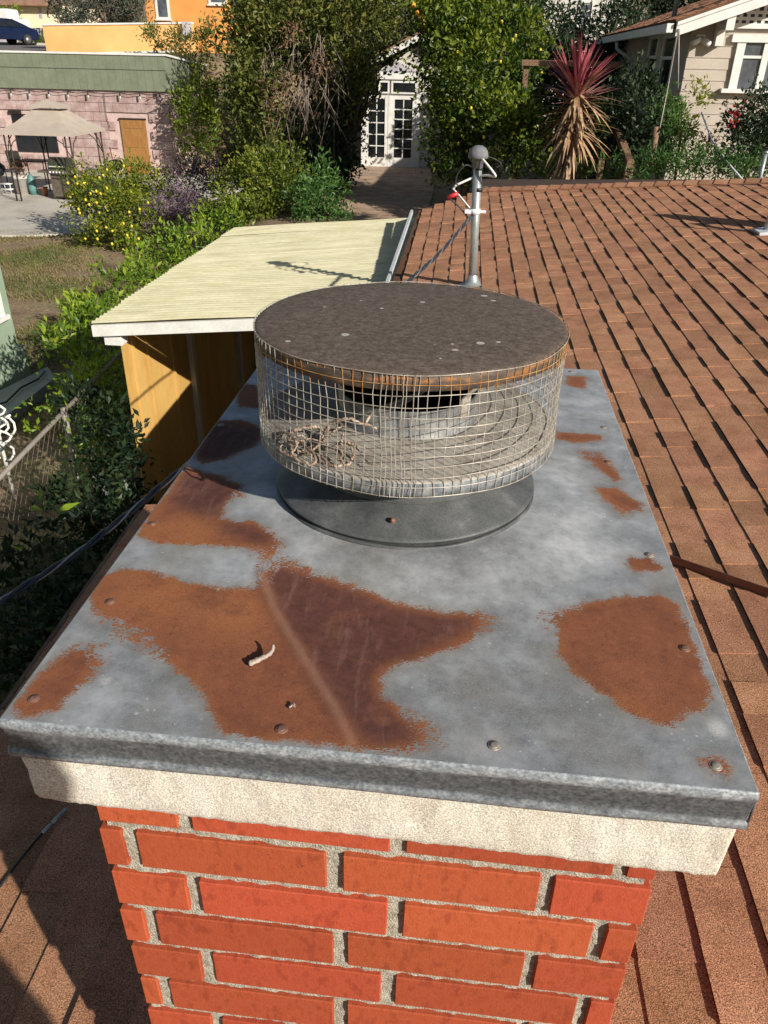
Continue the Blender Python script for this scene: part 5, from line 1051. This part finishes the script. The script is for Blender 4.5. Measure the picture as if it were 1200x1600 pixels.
# lattice in the gable: crossing slats
lt = MB(); z = atY(1150, 42, hY - .06)[2]; x0 = atY(1136, 40, hY - .06)[0]
mb = MB(); mb.span((x0, hY - .075, z - .02), (10.2, hY - .03, z + .05)); mb.build('lattice_rail', M['white'], bh)
top = lambda x: ra_[2] + (x - ra_[0]) * rd[2] / rd[0] - .16
x = x0 + .05
while x < 7.0:
    if top(x) > z + .1: mb = MB(); mb.span((x, hY - .055, z + .05), (x + .05, hY - .045, top(x))); mb.build('lattice_slat', M['white'], bh)
    x += .115
k = 0
while z + .09 + k * .085 < 6.0:
    zz = z + .09 + k * .085; xs_ = max(x0, ra_[0] + (zz + .19 - ra_[2]) * rd[0] / rd[2]); mb = MB(); mb.span((xs_, hY - .066, zz), (7.0, hY - .056, zz + .045)); mb.build('lattice_slat', M['white'], bh); k += 1
mb = MB(); mb.span((x0 + .2, hY - .042, z + .05), (7.2, hY - .032, 6.2)); mb.build('gable_vent', M['black'], bh)
P = atY(1094, 60, hY - .1); mb = MB(); mb.box(P, (.12, .1, .1)); mb.tube([P + (0, -.03, 0), P + (-.14, -.16, -.08)], .045, 8); mb.tube([P + (0, -.03, 0), P + (.12, -.16, -.08)], .045, 8); mb.build('flood_light', M['white'], bh)
P = atY(1053, 25, 15.6); mb = MB(); mb.tube([P + (0, 0, -.1), P + (.02, 0, 1.4)], .04, 10); mb.build('conduit_mast', M['conduit'], bh)
# wires running down from the bungalow corner
for (label, pts, r_, m_) in (('thin pale wire hanging straight from the bungalow eave corner', ((1061, 45, 13.8), (1059, 140, 13.8)), .012, 'rail'), ('thin pale wire slanting from the bungalow eave down to the garden stake', ((1060, 45, 13.8), (1043, 140, 13.2), (1022, 245, 12.8)), .010, 'rail'), ('pale rod curving from the bungalow wall down towards the roof ridge', ((1096, 176, 13.2), (1112, 218, 12.6), (1135, 252, 12.0), (1162, 283, 11.2)), .014, 'whitemetal')):
    mb = MB(); mb.tube([atY(*p) for p in pts], r_, 5); tag(mb.build('hanging_wire', M[m_]), label, 'wire')
mb = MB(); mb.tube([atY(1025, 198, 12.9), atY(1018, 268, 12.9)], .045, 6); tag(mb.build('garden_stake', M['wood']), 'rough wooden stake standing among the shrubs before the bungalow', 'stake')
# wooden handrail and beam
hr = thing('wooden_handrail', 'weathered wooden handrail sloping down to a post between the shrubs', 'handrail', atY(980, 280, 12.2))
mb = MB(); a, b_ = atY(953, 168, 14.8), atY(986, 252, 12.2); mb.prism([a + (-.05, 0, 0), a + (.05, 0, 0), a + (.05, 0, -.09), a + (-.05, 0, -.09)], b_ - a); mb.build('rail', M['wood'], hr)
mb = MB(); mb.span(b_ + (-.06, .02, -.75), b_ + (.06, .13, -.06)); mb.build('post', M['wood'], hr); mb = MB(); mb.span(a + (-.05, .02, -1.2), a + (.05, .12, -.06)); mb.build('post', M['wood'], hr)
pg = thing('garden_pergola', 'brown wooden beam of a garden pergola behind the spiky red plant', 'pergola', atY(900, 100, 17)); a, b_ = atY(816, 93, 17), atY(985, 99, 17)
mb = MB(); mb.span((a[0], 17, a[2] - .1), (b_[0], 17.08, a[2])); mb.build('beam', M['wood'], pg)
for x in (a[0] + .1, b_[0] - .1): mb = MB(); mb.span((x - .05, 17.085, 2.1), (x + .05, 17.185, a[2])); mb.build('post', M['wood'], pg)
bhh = thing('pale_house', 'pale clapboard house side showing through the dark evergreens', 'house', atY(900, 30, 30)); a = atY(845, 60, 30); b_ = atY(975, 60, 30)
mb = MB(); mb.span((a[0], 30.03, 2), (b_[0], 36, 8.5)); mb.build('wall', M['palesiding'], bhh); z = 4.8; sb = None
while z < 8:
    if sb is None: sb = bpy.data.meshes.new('siding_board'); L2 = b_[0] - a[0]; sb.from_pydata([(0, 0, 0), (L2, 0, 0), (L2, .03, .2), (0, .03, .2), (L2, .04, 0), (0, .04, 0)], [], [(0, 1, 2, 3), (5, 4, 1, 0)]); sb.update(); sb.materials.append(M['palesiding'])
    inst(sb, 'siding_board', bhh, (a[0], 29.98, z)); z += .2
window(905, 0, 925, 40, 30, bhh, fw_=.08)

# ============================================================ PLANTS
def plant(name, label, cat, blobs, Ln, Wd, mt, dens=1.7, trunk=None, gz_=None, group=None, part='crown', **kw):
    c = np.mean([b_[0] for b_ in blobs], 0); g = float(ght(c[0], c[1])) if gz_ is None else gz_
    t = thing(name, label, cat, (c[0], c[1], g), group)
    if trunk:
        rs_ = random.Random(int(abs(c[0] * 100))); zt__ = float(np.mean([b_[0][2] for b_ in blobs]))
        sp = max(b_[1][0] for b_ in blobs)
        for (tx, ty) in trunk[1]: mb = MB(); limbs(mb, (c[0] + tx, c[1] + ty, g), (c[0] + tx * 2.2, c[1] + ty * 2.2, zt__ - sp * .2), trunk[0], sp * .8, 7, rs_); mb.build('trunk', M['bark'], t)
    leaves(blobs, dens, Ln, Wd, m=L_[mt], name=part, parent=t, **kw); return t
def fruits(t, blobs, n_, r_, m_, name='fruit'):
    mb = MB(); rf_ = random.Random(n_)
    for k in range(n_):
        (c, rad_) = blobs[rf_.randrange(len(blobs))]; d = np.array([rf_.gauss(0, 1), rf_.gauss(0, 1) - .9, rf_.gauss(0, 1) + .1]); d /= np.linalg.norm(d); p = c + d * np.array(rad_) * rf_.uniform(.86, 1.08)
        mb.lathe(p, [(.001, -r_ * 1.15), (r_ * .7, -r_ * .75), (r_, 0), (r_ * .7, r_ * .75), (.001, r_ * 1.1)], 6)
    o = mb.build(name, M[m_], t); o['kind'] = 'stuff'; return o
B = blobpx
# big tree mass by the path
tb = [B(410, 70, 20, 62, 75), B(470, 30, 20.5, 75, 65), B(550, 60, 20.5, 72, 80), B(580, 2, 21, 46, 44), B(400, 160, 19.5, 45, 60), B(548, 140, 21.2, 34, 55), B(520, 120, 20.8, 60, 50), B(430, 220, 20.5, 45, 50)]
t = plant('broadleaf_tree', 'large olive green tree with hanging dry vines at the path side', 'tree', tb, .13, .062, 'tree', 1.75, trunk=(.16, [(-.8, .1), (.5, .3)]), lump=.34)
mb = MB(); rv = random.Random(8)
for k in range(90):
    a = atY(rv.uniform(410, 535), rv.uniform(40, 190), 19.0 + rv.random() * 1.0); ln_ = rv.uniform(.35, 1.3); dx_ = rv.uniform(-.5, .5)
    mb.tube([a, a + (dx_ * .5 + rv.uniform(-.08, .08), rv.uniform(-.1, .1), -ln_ * .5), a + (dx_, rv.uniform(-.1, .1), -ln_)], [.011, .008, .004], 3)
mb.build('vine', M['drygrey'], t)
leaves([B(470, 95, 19.2, 38, 60), B(500, 140, 19.3, 30, 45), B(440, 170, 19.2, 30, 50)], .14, .09, .03, m=L_['dry'], name='dead_leaves', parent=t, droop=.9, upb=0)
plant('shade_tree', 'dark leafy tree in deep shade beside the cottage path', 'tree', [B(500, 215, 21, 62, 62), B(520, 260, 20.6, 34, 70), B(450, 280, 20.8, 50, 55), B(535, 200, 21, 22, 60), B(490, 310, 19.8, 45, 45)], .12, .055, 'dark', 1.6, trunk=(.1, [(0, 0)]))
plant('slender_tree', 'leafy dark tree growing beside the garage corner', 'tree', [B(390, 40, 24, 28, 50), B(392, 110, 24, 26, 50), B(385, 190, 24, 30, 55), B(385, 245, 22, 32, 25), B(366, 150, 30, 16, 30)], .13, .06, 'tree', 1.5, trunk=(.11, [(0, 0)]), hue=(0, .8))
# citrus
cb = [B(690, 30, 18.2, 62, 60), B(740, 110, 17.6, 72, 75), B(704, 170, 17.6, 42, 70), B(800, 90, 18, 48, 80), B(775, 200, 16.9, 62, 62), B(712, 245, 17.2, 36, 42), B(674, 38, 18.6, 26, 36), B(680, 120, 18.2, 22, 40), B(825, 215, 16.6, 34, 48), B(745, 20, 18.5, 60, 50)]
t = plant('citrus_tree', 'dense citrus tree dotted with yellow-green fruit behind the roof mast', 'tree', cb, .105, .058, 'citrus', 1.9, trunk=(.11, [(0, 0)]), lump=.3); fruits(t, cb, 80, .031, 'lemon')
mb = MB(); 
for (x, y) in ((646, 8), (652, 20), (662, 26)): p = atY(x, y, 17.6); mb.lathe(p, [(.001, -.05), (.04, -.03), (.048, 0), (.04, .03), (.001, .05)], 8)
o = mb.build('fruit', M['orangefruit'], t); o['kind'] = 'stuff'
# lemon bush
lb_ = [B(160, 325, 19.6, 46, 46), B(135, 300, 20.2, 30, 32), B(205, 340, 19.6, 40, 40), B(180, 368, 19.0, 46, 22), B(225, 290, 21, 36, 30), B(190, 280, 21, 40, 26)]
t = plant('lemon_bush', 'straggly bush covered in bright yellow lemons at the patio edge', 'bush', lb_, .11, .05, 'lemonb', 1.3, hue=(.15, 1), trunk=(.05, [(0, 0), (.3, .1)]), gz_=0, lump=.4); fruits(t, lb_[:4], 80, .036, 'lemon'); fruits(t, lb_[4:], 12, .034, 'lemon')
plant('purple_bush', 'dusty purple flowering bush between lemon bush and green shrub', 'bush', [B(300, 290, 22.5, 42, 34), B(270, 325, 20.5, 36, 30), B(255, 345, 19.8, 26, 26), B(330, 270, 23, 30, 22)], .12, .03, 'purple', 1.0, gz_=0, lump=.4, trunk=(.04, [(0, 0)]))
plant('rounded_shrub', 'rounded bright green shrub standing over the carport hedge', 'shrub', [B(425, 275, 17.5, 50, 42), B(440, 320, 16.8, 34, 42), B(380, 300, 18, 42, 42), B(350, 330, 16.5, 32, 26), B(400, 335, 16.3, 36, 24)], .10, .045, 'lemonb', 1.5, hue=(.0, .95), trunk=(.05, [(0, 0)]))
plant('glossy_shrub', 'deep green glossy shrub right beside the garden path', 'shrub', [B(505, 300, 16.6, 32, 48), B(485, 325, 16, 30, 32), B(525, 335, 15.8, 20, 22)], .11, .042, 'fresh', 1.6, hue=(0, .75), trunk=(.04, [(0, 0)]))
# ivy on the garage corner
plant('climbing_ivy', 'light green ivy climbing over the pink garage corner', 'ivy', [B(305, 150, 32.6, 30, 36), B(312, 195, 32.2, 28, 46), B(292, 225, 32.2, 16, 46), B(328, 150, 33, 18, 24)], .14, .075, 'citrus', 1.4, hue=(.25, 1), gz_=0, part='foliage')
# hedge
hb = []
for (x, y, Y, rx, ry) in ((345, 338, 13.6, 40, 18), (310, 362, 12.3, 42, 20), (272, 388, 11.2, 44, 24), (232, 416, 10.2, 44, 26), (196, 444, 9.3, 42, 26), (160, 474, 8.4, 42, 26), (128, 505, 7.7, 40, 30), (98, 540, 7.0, 36, 30)): 
    b_ = B(x, y, Y, rx, ry); hb.append(b_); hb.append((b_[0] * (1, 1, 0) + (.1, .1, .75), (b_[1][0] * 1.1, b_[1][0], .75)))
plant('garden_hedge', 'sunlit yellow-green hedge running along the open side of the carport', 'hedge', hb, .085, .038, 'hedge', 1.15, hue=(.12, 1), gz_=0, part='foliage', lump=.36, upb=.6)
mb = MB(); rv = random.Random(3)
for k in range(46):
    u_ = rv.random(); x = -3.5 - u_ * .7 + rv.uniform(-.15, .15); y = 6.4 + u_ * 7.5; mb.tube([(x, y, 0), (x + rv.uniform(-.2, .2), y + rv.uniform(-.1, .1), 1.7)], [.018, .008], 4)
# understorey in the shaded side yard
ub = [B(60, 850, 3.0, 90, 60), B(30, 780, 3.6, 70, 50), B(150, 800, 3.4, 60, 50), B(100, 700, 4.8, 40, 28), B(160, 650, 5.4, 46, 70), B(130, 600, 6.4, 50, 40), B(30, 990, 2.3, 90, 60), B(180, 740, 4.3, 36, 70), B(200, 690, 5.2, 22, 90), B(120, 760, 4.2, 60, 50), B(60, 900, 2.8, 80, 50), B(110, 870, 3.1, 50, 60), B(20, 850, 3.2, 60, 60), B(150, 720, 4.7, 40, 60)]
ub = [((b_[0][0], b_[0][1], min(b_[0][2], 1.2)), b_[1]) for b_ in ub]
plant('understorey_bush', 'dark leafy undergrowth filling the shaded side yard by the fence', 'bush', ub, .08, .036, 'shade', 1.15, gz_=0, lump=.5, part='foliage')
plant('sprouting_vine', 'pale green sprigs poking through the chain link fence', 'vine', [B(60, 635, 6.2, 16, 12), B(52, 668, 5.6, 14, 16), B(122, 655, 5.9, 12, 12), B(68, 580, 7.0, 10, 12), B(132, 694, 5.5, 8, 8)], .075, .035, 'hedge', .5, gz_=0, hue=(.3, 1), part='foliage')
plant('broadleaf_plant', 'single pale broad-leaved plant low in the dark side yard', 'plant', [B(62, 800, 3.3, 12, 15)], .13, .035, 'hedge', .6, gz_=0, hue=(.5, 1), part='foliage')
# behind: evergreens and street trees
G2 = 'evergreens behind the back gardens'
plant('evergreen_tree', 'dark evergreen with lit tips between citrus tree and pale house', 'tree', [B(800, 10, 26, 60, 60), B(850, 50, 24, 50, 50), B(830, 95, 23, 40, 34), B(880, 100, 23, 40, 40)], .15, .06, 'dark', 1.5, trunk=(.18, [(0, 0)]), group=G2, hue=(.1, 1))
plant('evergreen_tree', 'dark evergreen just behind the bungalow roof corner', 'tree', [B(950, 55, 24, 60, 42), B(985, 110, 22, 50, 60), B(945, 150, 21, 45, 60), B(900, 160, 22, 40, 60), B(865, 130, 23, 36, 60), B(850, 190, 20, 30, 50), B(1000, 20, 25, 50, 45), B(930, 120, 22, 45, 50), B(1060, -5, 25, 50, 30)], .15, .06, 'dark', 1.6, trunk=(.18, [(0, 0)]), group=G2, hue=(0, .8))
plant('evergreen_tree', 'dark evergreen showing above the bungalow ridge', 'tree', [B(960, 170, 19, 40, 60), B(940, 210, 18, 40, 50)], .13, .055, 'dark', 1.5, trunk=(.1, [(0, 0)]), group=G2, hue=(0, .5))
plant('grey_conifer', 'grey-green conifer hedge rising over the orange boundary wall', 'conifer', [B(110, 5, 45, 24, 34), B(140, -5, 46, 30, 48), B(180, 0, 46, 30, 46), B(212, 5, 45.5, 22, 36)], .26, .06, 'greygreen', 1.7, trunk=(.15, [(0, 0)]), upb=.8)
plant('small_street_tree', 'sparse small tree beside the cream house', 'tree', [B(92, 22, 58, 14, 12), B(104, 30, 56, 10, 10), B(88, 8, 58, 10, 8)], .3, .12, 'dark', .7, trunk=(.08, [(0, 0)]))
plant('yellow_green_bush', 'bright yellow-green bush in front of the cream house', 'bush', [B(12, 24, 64, 16, 10), B(22, 30, 64, 10, 12)], .3, .13, 'hedge', 1.4, hue=(0, .7))
plant('overhanging_branch', 'leafy branches hanging over the end of the orange wall', 'shrub', [B(250, 62, 38, 30, 14), B(285, 70, 37, 24, 22), B(310, 90, 36, 26, 24), B(230, 46, 39, 20, 8), B(330, 62, 37, 20, 30)], .16, .06, 'tree', .85, hue=(.1, .9), trunk=(.06, [(0, 0)]), part='foliage')
plant('roadside_grass', 'dry grass strip along the grey wall', 'grass', [B(48, 61, 58.5, 22, 2, 1.0)], .2, .06, 'lemonb', .9, hue=(.2, .8), part='foliage')
plant('back_tree', 'tall leafy tree standing behind the cottage roof', 'tree', [B(620, 40, 30, 50, 55), B(570, 100, 30, 40, 40), B(680, 60, 31, 60, 60), B(740, 40, 31, 60, 50), B(500, 10, 30, 80, 60), B(430, 10, 32, 60, 60)], .2, .09, 'dark', 1.5, trunk=(.2, [(0, 0)]), hue=(.1, .9))
# shrubs before the bungalow
plant('dark_shrub', 'tall dark grey-green shrub before the bungalow side windows', 'shrub', [B(985, 135, 14.2, 32, 34), B(1000, 180, 13.8, 44, 50), B(965, 205, 13.8, 28, 40), B(1010, 225, 13.3, 40, 36)], .085, .05, 'dark', 1.8, hue=(.1, .95), trunk=(.06, [(0, 0)]))
plant('flowering_shrub', 'green shrub with scattered orange blooms beside the dark shrub', 'shrub', [B(1040, 185, 13.4, 24, 38), B(1050, 215, 13.2, 28, 30)], .08, .03, 'fresh', 1.3, hue=(0, .8), trunk=(.04, [(0, 0)]))
plant('pale_shrub', 'pale variegated shrub against the sunlit bungalow wall', 'shrub', [B(1082, 158, 13.6, 20, 26), B(1072, 195, 13.5, 20, 24)], .08, .03, 'lemonb', .65, hue=(.6, 1), trunk=(.03, [(0, 0)]))
t = plant('red_flower_bush', 'dark bush with bright red flowers below the bungalow window', 'bush', [B(1180, 190, 12.8, 46, 38), B(1160, 230, 12.5, 40, 36), B(1215, 215, 12.8, 40, 50)], .08, .035, 'dark', 1.6, hue=(0, .8), trunk=(.04, [(0, 0)]))
leaves([B(1146, 172, 12.5, 7, 8), B(1144, 193, 12.4, 8, 7), B(1163, 165, 12.5, 5, 4)], .5, .05, .04, m=L_['red'], name='flower', parent=t)
plant('low_groundcover', 'low ferny green plants along the roof ridge before the bungalow', 'ground plants', [B(1060, 258, 12.2, 50, 22), B(1110, 262, 12, 46, 22), B(1010, 265, 12.3, 30, 18), B(960, 268, 12.6, 22, 16), B(1165, 268, 12, 40, 18)], .10, .02, 'fresh', 1.2, hue=(0, .6), part='foliage')
plant('leafy_clump', 'small leafy clump at the foot of the spiky red plant', 'plant', [B(895, 262, 13.2, 20, 14), B(935, 215, 13.9, 22, 32), B(850, 262, 13.5, 24, 18), B(945, 175, 14.2, 18, 24)], .09, .035, 'citrus', 1.0, hue=(.2, 1), part='foliage')
plant('dry_shrub', 'reddish brown dry shrub by the bungalow wall base', 'shrub', [B(1100, 225, 13.4, 26, 12)], .08, .03, 'dry', .8, hue=(.3, .8), part='foliage')
# spiky cordyline: sword leaves are parts
cr0, cr1 = atY(902, 142, 13.0), atY(888, 250, 13.0); cg = float(ght(cr1[0], 13.0))
cord = thing('spiky_cordyline', 'spiky plant with red upper leaves over a skirt of dry brown leaves', 'cordyline', (cr1[0], 13.0, cg))
mb = MB(); mb.tube([(cr1[0] - .1, 13, cg - .1), cr1, (cr0 + cr1) / 2 + (.04, 0, 0), cr0], [.09, .075, .07, .05], 8); mb.build('trunk', M['bark'], cord)
lc = {}
for nm, cols in (('pink', [(.26, .04, .06), (.44, .11, .13)]), ('rose', [(.24, .09, .09), (.42, .22, .17)]), ('tan', [(.24, .14, .08), (.50, .34, .19)]), ('brown', [(.17, .10, .06), (.38, .25, .145)])):
    m_ = mat('cordyline_' + nm, cols, .55, 12, 4, stretch=(1, 1, .5), rnd=.25); V = []; F = []
    bend = {'pink': .03, 'rose': .10, 'tan': .24, 'brown': .30}[nm]; nseg = 6
    for i in range(nseg + 1):
        u_ = i / nseg; w_ = .019 * (1 - u_ ** 2.2) * (.55 + 1.2 * min(u_ * 3, .5)) + .0012; z_ = -bend * u_ ** 2; V += [(u_, -w_ * 1, z_), (u_, 0, z_ - .012 * (1 - u_)), (u_, w_, z_)]
    for i in range(nseg): F += [(i * 3, i * 3 + 1, i * 3 + 4, i * 3 + 3), (i * 3 + 1, i * 3 + 2, i * 3 + 5, i * 3 + 4)]
    me = bpy.data.meshes.new('leaf'); me.from_pydata(V, [], F); me.update(); me.materials.append(m_); lc[nm] = me
rc_ = random.Random(12)
for k in range(290):
    u_ = rc_.random(); nm = 'pink' if k < 66 else 'rose' if k < 118 else 'tan' if k < 225 else 'brown'
    h = {'pink': rc_.uniform(-.04, .12), 'rose': rc_.uniform(.02, .2), 'tan': rc_.uniform(.02, .62), 'brown': rc_.uniform(.45, .95)}[nm]
    el_ = {'pink': rc_.uniform(28, 86), 'rose': rc_.uniform(5, 40), 'tan': rc_.uniform(-50, 18), 'brown': rc_.uniform(-82, -30)}[nm]
    ln_ = rc_.uniform(.55, .8) if nm != 'brown' else rc_.uniform(.4, .62); az_ = rc_.uniform(0, 2 * math.pi)
    p = cr0 + (cr1 - cr0) * h + np.array([.0, 0, 0]); d = np.array([math.cos(az_) * math.cos(R_(el_)), math.sin(az_) * math.cos(R_(el_)), math.sin(R_(el_))]); sde = np.cross((0, 0, 1), d); sde /= np.linalg.norm(sde); n3 = np.cross(d, sde)
    inst(lc[nm], 'leaf', cord, p + d * .04, np.stack([d * ln_, sde * 1.25, n3 * ln_], 1))

# ============================================================ THE PHOTOGRAPHER (stands behind the camera; the shadow falls on the crown and the roof)
px_, py_ = .966, -1.168; pz_ = float(rp(*st((px_, py_, 2.5)))[2] if False else (RP + ux * ((px_ - RP[0]) / ux[0]) + dy * (py_ / dy[1]))[2])
person = thing('person', 'standing person in dark jacket and jeans holding a phone out over the chimney', 'person', (px_, py_, pz_))
def J(x, y, z): return (px_ + x, py_ + y, pz_ + z)
jt = {'pel': (J(0.04, 0, .92), .19), 'wst': (J(0, .01, 1.12), .135), 'chs': (J(0, .03, 1.36), .16), 'nck': (J(0.0, .14, 1.50), .065), 'hd0': (J(.0, .21, 1.58), .085), 'hd1': (J(.0, .25, 1.67), .10), 'hd2': (J(.0, .27, 1.75), .07),
 'lh': (J(-.10, 0, .88), .095), 'lk': (J(-.13, .04, .50), .062), 'la': (J(-.15, 0, .09), .045), 'lt': (J(-.17, .17, .035), .035),
 'rh': (J(.17, .02, .84), .12), 'rk': (J(.32, .16, .50), .08), 'ra': (J(.40, .16, .09), .055), 'rt': (J(.44, .31, .035), .038),
 'ls': (J(-.19, .03, 1.44), .062), 'le': (J(-.36, .22, 1.42), .045), 'lw': (J(-.54, .42, 1.56), .032), 'rs': (J(.19, .03, 1.44), .062), 're': (J(.22, -.06, 1.16), .045), 'rw': (J(.17, .08, .95), .032)}
ed_ = [('pel', 'wst'), ('wst', 'chs'), ('chs', 'nck'), ('nck', 'hd0'), ('hd0', 'hd1'), ('hd1', 'hd2'), ('pel', 'lh'), ('lh', 'lk'), ('lk', 'la'), ('la', 'lt'), ('pel', 'rh'), ('rh', 'rk'), ('rk', 'ra'), ('ra', 'rt'), ('chs', 'ls'), ('ls', 'le'), ('le', 'lw'), ('chs', 'rs'), ('rs', 're'), ('re', 'rw')]
def hand(w_, d_, side):
    d_ = np.array(d_, float); d_ /= np.linalg.norm(d_); s_ = np.cross(d_, (0, 0, 1)); s_ /= np.linalg.norm(s_); u_ = np.cross(s_, d_); w_ = np.array(w_)
    jt[side + 'pm'] = (tuple(w_ + d_ * .06), .034); ed_.append((side + 'w', side + 'pm'))
    for k in range(4):
        o_ = (k - 1.5) * .021; l_ = (.030, .036, .034, .026)[k]; p1 = w_ + d_ * .095 + s_ * o_; p2 = p1 + d_ * l_ ; p3 = p2 + d_ * l_ * .6 - u_ * l_ * .7
        for q_, (p_, r_) in enumerate(((p1, .0095), (p2, .0085), (p3, .0075))): jt['%sf%d%d' % (side, k, q_)] = (tuple(p_), r_)
        ed_.extend([(side + 'pm', '%sf%d0' % (side, k)), ('%sf%d0' % (side, k), '%sf%d1' % (side, k)), ('%sf%d1' % (side, k), '%sf%d2' % (side, k))])
    m_ = -1 if side == 'r' else 1; p1 = w_ + d_ * .05 + s_ * m_ * .035; p2 = p1 + d_ * .03 + s_ * m_ * .018
    jt[side + 't0'] = (tuple(p1), .011); jt[side + 't1'] = (tuple(p2), .009); ed_.extend([(side + 'pm', side + 't0'), (side + 't0', side + 't1')])
hand(jt['lw'][0], (-.15, .9, .25), 'l'); hand(jt['rw'][0], (0, .5, -.85), 'r')
keys = list(jt); me = bpy.data.meshes.new('body'); bb = np.array(person['_base']); me.from_pydata([tuple(np.array(jt[k][0]) - bb) for k in keys], [(keys.index(a), keys.index(b_)) for a, b_ in ed_], []); me.update()
o = bpy.data.objects.new('body', me); COL.objects.link(o); o.parent = person
sk = o.modifiers.new('skin', 'SKIN'); 
for i, k in enumerate(keys): v_ = me.skin_vertices[0].data[i]; v_.radius = (jt[k][1] * (1.15 if k in ('wst', 'chs', 'pel') else 1), jt[k][1] * (.85 if k in ('wst', 'chs', 'pel') else 1)); v_.use_root = (i == 0)
sb_ = o.modifiers.new('sub', 'SUBSURF'); sb_.levels = 2; sb_.render_levels = 2; sk.use_smooth_shade = True
mc_ = bpy.data.materials.new('skin_and_clothes'); mc_.use_nodes = True; t_ = mc_.node_tree; g_ = t_.nodes.new('ShaderNodeTexCoord'); sx_ = t_.nodes.new('ShaderNodeSeparateXYZ'); t_.links.new(g_.outputs['Object'], sx_.inputs[0])
mr_ = t_.nodes.new('ShaderNodeMapRange'); mr_.inputs[1].default_value = 0; mr_.inputs[2].default_value = 2; t_.links.new(sx_.outputs['Z'], mr_.inputs[0]); cr_ = t_.nodes.new('ShaderNodeValToRGB'); cr_.color_ramp.interpolation = 'CONSTANT'; e_ = cr_.color_ramp
while len(e_.elements) < 4: e_.elements.new(.5)
for i, (p_, c_) in enumerate(((0, (.03, .025, .02)), (.06, (.03, .045, .09)), (.49, (.035, .04, .05)), (.765, (.45, .26, .18)))): e_.elements[i].position = p_; e_.elements[i].color = (*c_, 1)
t_.links.new(mr_.outputs[0], cr_.inputs[0]); t_.links.new(cr_.outputs[0], t_.nodes['Principled BSDF'].inputs['Base Color']); t_.nodes['Principled BSDF'].inputs['Roughness'].default_value = .8
me.materials.append(mc_)
mb = MB(); mb.lathe(J(0, .235, 1.67), [(.001, .135), (.06, .12), (.1, .075), (.112, .02), (.105, -.04), (.085, -.09), (.07, -.09)], 20); mb.build('hair', M['black'], person)
mb = MB(); c_ = CAM + FW * -.012 + RT * .03 - UP * .05; mb.box(c_, (.075, .15, .008), np.stack([RT, UP, -FW], 1)); o = mb.build('phone', M['black'], bevel=.003); tag(o, 'black phone held out in the raised hand above the chimney', 'phone')
